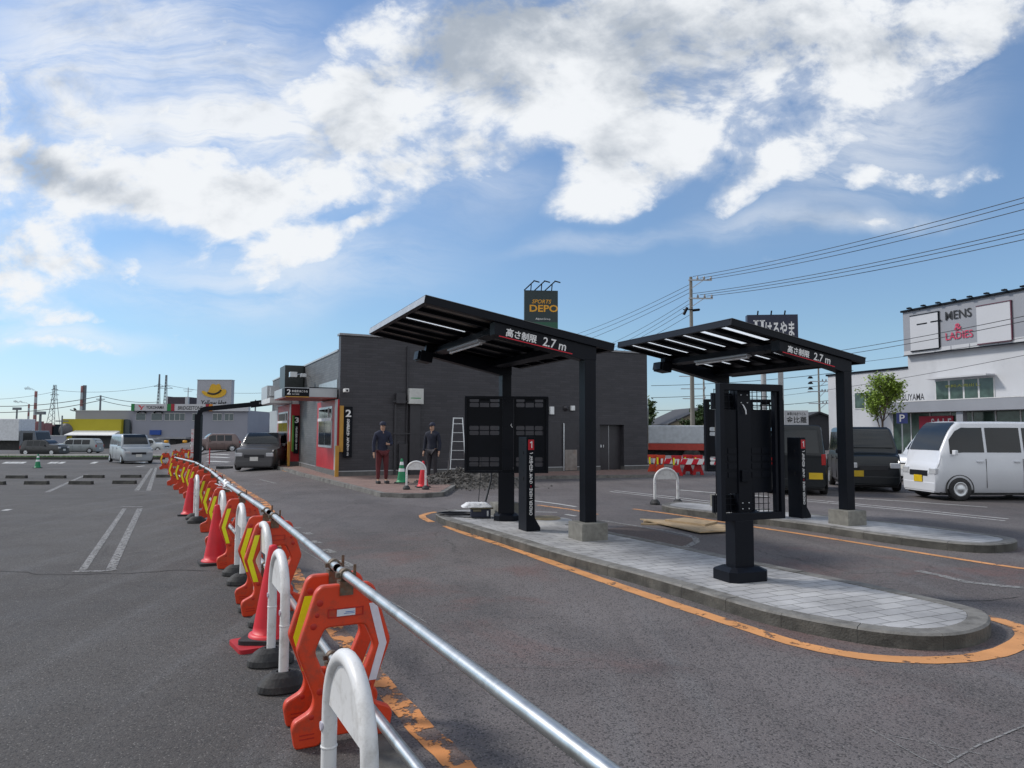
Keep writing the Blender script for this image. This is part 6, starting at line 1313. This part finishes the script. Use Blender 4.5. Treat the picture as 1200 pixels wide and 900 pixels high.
# ================================================================== BACKGROUND, LEFT: tyre shop
TD = 108.0; zg = gz(-55, TD); Y0 = TD
def tx(px): return D(px, 500, TD).x
def tz(py): return D(180, py, TD).z
ox = tx(190); ts = thing('tyre_shop', 'grey two storey car parts shop with a hat on its roof sign', 'building', (ox, TD, zg))
TW = mat('shop_grey_render', (.26, .27, .32), .7, 0, .06, .3); X = lambda px: tx(px) - ox; Z = lambda py: tz(py) - zg
mb = MB(); mb.box(X(155), X(290), 0, 22, 0, Z(480.5)); mb.box(X(85), X(155) - .002, .6, 22, 0, Z(481.8)); mb.build('wall', TW, ts)
mb = MB(); mb.box(X(84.5), X(155), .55, 22, Z(481.7), Z(481)); mb.build('roof_edge', LGREY, ts)
def tbox(x0, y0, x1, y1, nm, m, a=-.06, b_=-.003, par=None): mb = MB(); mb.box(X(x0), X(x1), a, b_, Z(y1), Z(y0)); return mb.build(nm, m, par or ts)
tbox(155, 473.5, 292, 481.5, 'sign_band', SPAN, -.5, .3); mb = MB()
for (x0, x1, m, nm) in ((155, 158.8, 'green', (.01, .20, .05)), (197, 201.5, 'green', (.01, .20, .05)), (201.6, 205.5, 'red', (.32, .01, .03)), (242, 245.8, 'red', (.32, .01, .03)), (245.9, 250, 'orange', (.6, .22, .01))): tbox(x0, 473.4, x1, 481.6, 'sign_stripe', mat('band_' + m, nm, .5), -.55, -.503)
text('lettering', 'YOKOHAMA', 1, TXTK, ts, (X(183), -.52, Z(477.5)), width=X(193.5) - X(172.5), height=.48, bold=.012); text('lettering', 'BRIDGESTONE', 1, TXTK, ts, (X(224), -.52, Z(478)), width=X(239) - X(210), height=.55, bold=.012, shear=.15)
mb = MB(); c = X(167); z = Z(477.5); mb.add([(c - .55, -.52, z + .3), (c - .2, -.52, z + .3), (c, -.52, z), (c - .1, -.52, z - .1)], [(0, 1, 2, 3)]); mb.add([(c + .5, -.521, z + .3), (c + .1, -.521, z + .1), (c - .2, -.521, z - .4), (c + .02, -.521, z - .35), (c + .2, -.521, z)], [(0, 1, 2, 3, 4)]); mb.build('emblem', TXTR, ts)
for (x0, x1, n) in ((159, 170.5, 1), (177, 190, 1), (192.5, 216.5, 4), (225, 232, 1), (249, 260, 2), (263, 273.5, 2)):
    f = tbox(x0, 484, x1, 492.8, 'window', WP); w_ = (x1 - x0) / n
    for i in range(n): tbox(x0 + i * w_ + .3, 484.5, x0 + (i + 1) * w_ - .3, 492.3, 'pane', mat('pale_glass', (.10, .13, .14), .15), -.08, -.061, f)
tbox(177, 504, 189.5, 509.5, 'blue_sign', mat('shop_blue', (.01, .06, .30), .5), -.4); tbox(190, 512, 224, 514, 'porch', SGREY, -1.6); tbox(200, 514, 206.5, 527, 'doorway', BLK, -.08); tbox(207, 514, 216, 527, 'shop_window', GLASS); tbox(217, 515, 226, 526.5, 'shop_window', GLASS); tbox(190, 515, 199, 526, 'shop_wall', LGREY)
tbox(225.5, 508, 228, 527, 'downpipe', LGREY, -.2)
# rounded entrance tower opening and yellow wing
YW = mat('yellow_render', (.42, .36, .02), .7, 0, .05, .5); mb = MB(); mb.box(X(78), X(146.3), -1, .598, 0, Z(491.5)); mb.build('yellow_wall', YW, ts)
outline('corner_glazing', [fillet([(X(146.5), Z(514)), (X(153.6), Z(514)), (X(153.6), Z(491.5)), (X(146.5), Z(491.5))], [.01, .01, 1.2, .3])], .3, mat('dark_corner_glass', (.04, .06, .07), .15), ts).location.y = -.3
mb = MB(); a_, b2 = X(89), X(145); mb.add([(a_, -2.8, Z(509.8)), (b2, -2.8, Z(509.8)), (b2, -1.01, Z(505)), (a_ + .5, -1.01, Z(505)), (a_, -2.8, Z(510.6)), (b2, -2.8, Z(510.6)), (b2, -1.01, Z(510.6)), (a_ + .5, -1.01, Z(510.6))], [(0, 1, 2, 3), (0, 1, 5, 4), (4, 5, 6, 7), (1, 2, 6, 5), (0, 3, 7, 4)]); mb.build('awning', WHT2, ts)
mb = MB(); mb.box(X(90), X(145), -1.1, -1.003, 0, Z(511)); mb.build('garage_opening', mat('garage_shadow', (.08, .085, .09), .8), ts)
mb = MB(); c = X(82.5); mb.lathe([(0, -.2), (1.0, -.2), (1.0, 0)], 20, (c, -1.003, Z(504.5)), 'Y'); mb.build('round_sign', mat('round_sign_grey', (.10, .10, .11), .6), ts)
# arched pipes on the facade
for cx_ in (167, 186):
    mb = MB(); pts = [(X(cx_ - 5 + 10 * k / 8), -.35, Z(484 - 2.6 * math.sin(math.pi * k / 8))) for k in range(9)]; mb.tube(pts, .12, 6); mb.build('arched_lamp_bracket', BLK2, ts)
# sign tower with the hat
mb = MB(); mb.box(X(226.8), X(267.5), .8, 1.9, Z(480.5), Z(444.8)); tw = mb.build('sign_tower', mat('sign_tower_grey', (.36, .37, .41), .6), ts); mb = MB(); mb.box(X(226.3), X(268), .75, 1.95, Z(444.7), Z(444.1)); mb.build('tower_coping', LGREY, ts)
S5 = lambda q: (X(140 + q[0] / 7.5), Z(430 + q[1] / 7.5))
hat = [(692, 214), (700, 204), (716, 207), (735, 217), (748, 218), (762, 190), (772, 158), (784, 145), (800, 143), (812, 152), (828, 153), (838, 143), (852, 146), (862, 165), (868, 190), (880, 193), (898, 188), (912, 200), (914, 220), (902, 242), (872, 260), (830, 268), (790, 266), (745, 256), (712, 240)]
cxh = sum(p_[0] for p_ in hat) / len(hat); cyh = sum(p_[1] for p_ in hat) / len(hat)
def sc_(pts, k): return [(cxh + (x - cxh) * k + (6 if k > 1 and x > cxh else (-6 if k > 1 else 0)) * 0, cyh + (y - cyh) * k) for x, y in pts]
def grow(pts, d_):
    v = [Vector(p_) for p_ in pts]; ar_ = sum(v[i - 1].x * v[i].y - v[i].x * v[i - 1].y for i in range(len(v))); return [tuple(q) for q in offs(v, -d_ if ar_ < 0 else d_)]
o = outline('hat_outline', [[S5(q) for q in chaikin([tuple(v) for v in grow(hat, 7)], 2, True)]], .06, TXTK, ts); o.location.y = .765
o = outline('hat_emblem', [[S5(q) for q in chaikin(hat, 2, True)]], .06, mat('hat_yellow', (.62, .36, .015), .5), ts); o.location.y = .72
mb = MB(); pts = [(748, 222), (775, 233), (810, 235), (845, 222), (868, 198)]; q = [S5(v) for v in chaikin(pts, 2)]; mb.tube([(x, .68, z) for x, z in q], .14, 6); mb.build('hat_band', TXTK, ts)
text('lettering', 'Yellow Hat', 1, TXTK, ts, (X(247), .78, Z(472.0)), width=X(262) - X(232), height=.95, bold=.018, shear=.2)
# roof equipment
mb = MB(); mb.box(X(184), X(210.5), 3, 9, Z(474), Z(464)); mb.build('roof_tank', mat('roof_plant_brown', (.05, .04, .05), .8), ts); mb = MB(); mb.box(X(183), X(184.5), 2.9, 9, Z(474), Z(463.3)); mb.box(X(207), X(210.6), 2.5, 2.95, Z(474), Z(464)); mb.build('roof_frame', LGREY, ts)
for px, y0 in ((205, 452), (221, 458)): mb = MB(); mb.tube([(X(px), 4, Z(476)), (X(px), 4, Z(y0))], .07, 6); mb.bar((X(px) - .8, 4, Z(y0 + 3)), (X(px) + .8, 4, Z(y0 + 3)), .06); mb.bar((X(px) - .6, 4, Z(y0 + 5)), (X(px) + .6, 4, Z(y0 + 5)), .06); mb.build('roof_antenna', LGREY, ts)
mb = MB(); mb.tube([(X(84), 1, Z(482)), (X(83.5), .5, Z(479))], .15, 6); mb.bar((X(79), .5, Z(480.5)), (X(84), .5, Z(482)), .12); mb.build('wall_floodlight', BLK2, ts)
# white wall left of the shop
fa = G(44, 531); mb = MB(); y = 100; xa, xb = D(-60, 500, y).x, D(78, 500, y).x; zz = gz(xa, y); ft = D(60, 511.3, y).z; mb.box(xa, xb, -.1, .1, 0, ft - zz); o = mb.build('boundary_wall', mat('fence_grey', (.27, .29, .35), .7, 0, .08, .3)); o.location = (0, y, zz); tag(o, 'long pale grey fence left of the yellow wall', 'fence'); mb = MB(); mb.box(xa, xb, -.13, .13, ft - zz, ft - zz + .15); mb.build('fence_cap', LGREY, o)
for i, px in enumerate((199 - 4.3, 216.5)):
    p = D(px, 524, 104); mb = MB(); mb.lathe([(.25, 0), (.25, .6), (.1, .62), (.1, .9), (.3, .95), (.3, 1.25), (0, 1.3)], 12); o = mb.build('entrance_bollard', TXTY); o.location = (p.x, 104, zg); tag(o, ['amber topped bollard left of the shop doorway', 'amber topped bollard right of the shop doorway'][i], 'bollard')

# far industry
HAZER = mat('hazed_red_paint', (.26, .12, .12), .8); HAZEW = mat('hazed_white_paint', (.40, .44, .47), .8); FST = mat('far_steel', (.17, .19, .21), .7)  # chimney red and white dulled: distance haze put into the colours
def chimney(label, px, ytop, ybot, wpx, d, top_red=True):
    p = D(px, ytop, d); b0 = D(px, ybot, d); z0 = min(b0.z, gz(p.x, p.y)); H_ = p.z - z0; r = wpx / 2 / FPX * d; t = thing('chimney', label, 'chimney', (p.x, d, z0)); n = 7
    for k in range(n):
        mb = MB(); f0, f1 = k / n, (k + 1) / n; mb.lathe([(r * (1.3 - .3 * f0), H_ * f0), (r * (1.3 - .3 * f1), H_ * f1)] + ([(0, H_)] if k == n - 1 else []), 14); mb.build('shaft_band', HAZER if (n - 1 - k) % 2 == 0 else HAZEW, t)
    return p
c1_ = chimney('taller striped chimney with a smoke trail at the far left', 42.3, 458.5, 500, 3.0, 620); c2_ = chimney('shorter striped chimney with smoke, left of the taller one', 34, 473.5, 500, 1.9, 700); chimney('red and white chimney behind the shop roof', 96.2, 452.2, 490, 2.6, 560)
mb = MB(); p = D(99.3, 453, 562); mb.box(-1, 1, -1, 1, 0, p.z + 3); obj1(mb, 'lattice_mast', FST, (p.x, 562, -2), 'thin mast beside the red and white chimney', 'mast')
def lattice(label, px, ytop, wb, wt, d, arms, H_=None):
    p = D(px, ytop, d); H_ = p.z + 2; t = thing('transmission_tower', label, 'transmission tower', (p.x, d, -2)); mb = MB(); b_, q = wb / 2 / FPX * d, wt / 2 / FPX * d; th = d / FPX * .32; n = 9
    wz = lambda f: b_ * (1 - f) ** 1.5 + q * (1 - (1 - f) ** 1.5) if f < 1 else q
    for sx in (-1, 1):
        for sy in (-1, 1):
            for k in range(n): f0, f1 = k / n, (k + 1) / n; mb.bar((sx * wz(f0), sy * wz(f0), H_ * f0), (sx * wz(f1), sy * wz(f1), H_ * f1), th * 1.3)
        for k in range(n): f0, f1 = k / n, (k + 1) / n; mb.bar((-sx * wz(f0), -wz(f0), H_ * f0), (sx * wz(f1), -wz(f1), H_ * f1), th)
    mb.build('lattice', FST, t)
    for (f, w_) in arms: mb = MB(); w2 = w_ / 2 / FPX * d; mb.bar((-w2, 0, H_ * f), (w2, 0, H_ * f), th * 1.6); mb.bar((-w2, 0, H_ * f), (0, 0, H_ * f + w2 * .45), th); mb.bar((w2, 0, H_ * f), (0, 0, H_ * f + w2 * .45), th); mb.build('crossarm', FST, t)
lattice('tall lattice power tower right of the smoking chimneys', 64.5, 451, 13, 2.2, 480, [(.70, 9), (.80, 10), (.90, 8)])
lattice('left twin lattice tower above the shop roof plant', 187, 438.5, 6, .9, 500, [(.80, 12)]); lattice('right twin lattice tower above the shop roof plant', 195, 439.5, 7, 1.3, 505, [(.78, 16)])
def simple_pole(label, px, ytop, d, r=.2, head=False):
    p = D(px, ytop, d); z0 = gz(p.x, d); mb = MB(); mb.tube([(0, 0, 0), (0, 0, p.z - z0)], [r, r * .7], 8)
    if head: mb.box(-.9, .9, -.3, .3, p.z - z0 - .3, p.z - z0 + .3)
    else: mb.bar((-.9, 0, p.z - z0 - .8), (.9, 0, p.z - z0 - .8), .16)
    obj1(mb, 'utility_pole', FST, (p.x, d, z0), label, 'pole')
simple_pole('dark pole standing on the skyline behind the grey shop roof', 118, 463.3, 150, .25); simple_pole('short lamp pole left of the chimneys', 20, 479, 170, .25, True); simple_pole('thin pole in front of the yellow wall corner', 73, 487, 104, .14); simple_pole('dark stubby pole right of the tall striped chimney', 47.5, 484, 140, .3, True)
for i, (px, yt, wpx, c) in enumerate(((46.5, 496, 7, HAZER), (57, 498, 5, HAZER), (67.8, 499.5, 4, BLK2), (52, 502, 10, FST))):
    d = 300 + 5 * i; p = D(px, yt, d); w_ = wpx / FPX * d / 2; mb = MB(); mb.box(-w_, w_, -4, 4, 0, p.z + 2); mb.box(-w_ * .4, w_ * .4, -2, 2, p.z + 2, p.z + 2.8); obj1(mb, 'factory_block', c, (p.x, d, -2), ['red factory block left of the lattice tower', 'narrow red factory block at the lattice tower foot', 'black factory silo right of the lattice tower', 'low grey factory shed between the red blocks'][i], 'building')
# buildings right of the tyre shop, seen past the black arch
p = D(316, 500, 120); mb = MB(); mb.box(-4.6, 6, 0, 10, 0, D(316, 497, 120).z - zg); t = thing('shop_shed', 'low grey shed between the tyre shop and the drive through window', 'building', (p.x, 120, zg)); mb.build('wall', TW, t); mb = MB(); mb.box(-4.8, 6.1, -.3, 10, D(316, 497, 120).z - zg, D(316, 495.5, 120).z - zg); mb.build('roof', mat('shed_maroon', (.14, .02, .05), .6), t); mb = MB(); mb.box(-2, 3, -.05, -.01, D(316, 497, 120).z - zg - 1.8, D(316, 497, 120).z - zg - .5); mb.build('window', GLASS, t)
simple_pole('white pole standing right of the tyre shop, behind the arch beam', 291.5, 477, 112, .2); simple_pole('pole beyond the arch beam with a small crossarm', 299.5, 468.5, 150, .2)
WG = 'overhead wires on the left'
for i, (pts, w_) in enumerate(((((-60, 472.5), (118, 464)), 'upper, ending at the dark pole'), (((-60, 481), (118, 469)), 'lower, ending at the dark pole'))): span(pts[0][0], pts[0][1], 150, pts[1][0], pts[1][1], 150, 1.3, 'distant overhead wire on the left, ' + w_, .07, WG)
for i, (y0, y1) in enumerate(((464, 471), (469, 477))): span(118, y0, 150, 186, y1, 180, .6, ['upper', 'lower'][i] + ' distant wire from the dark pole to the shop roof', .06, WG)
for i, (x0, y0, x1, y1) in enumerate(((64, 457, 187, 451), (195, 451, 330, 459), (-60, 466, 64, 459))): span(x0, y0, 485, x1, y1, 500, 3, ['wire between the lattice tower and the twin towers', 'wire running right from the twin lattice towers', 'faint wire running left from the lattice tower'][i], .10, WG)
# smoke
def smoke(label, p, px_len, px_h, d, seed):
    rt = random.Random(seed); L_ = px_len / FPX * d; h_ = px_h / FPX * d; mb = MB(); pts = []; rs = []
    for k in range(15): f = k / 14; pts.append((-L_ * f, 0, h_ * f ** .7 + rt.uniform(-1, 1) * (.4 + f))); rs.append(.35 + .75 * f + rt.uniform(-.15, .25))
    mb.tube(pts, rs, 10); m = bpy.data.materials.get('smoke_haze')
    if not m:
        m = bpy.data.materials.new('smoke_haze'); m.use_nodes = True; nt_ = m.node_tree; nt_.nodes.clear(); oo = nt_.nodes.new('ShaderNodeOutputMaterial'); vv = nt_.nodes.new('ShaderNodeVolumePrincipled'); vv.inputs['Color'].default_value = (.45, .46, .48, 1); vv.inputs['Density'].default_value = .45; nt_.links.new(vv.outputs[0], oo.inputs['Volume'])
    o = mb.build('smoke', m); o.location = p; tag(o, label, 'smoke', kind='stuff')
smoke('smoke drifting left from the taller chimney', c1_, 13, 4.5, 620, 1); smoke('smoke drifting left from the shorter chimney', c2_, 18, 3.5, 700, 2)
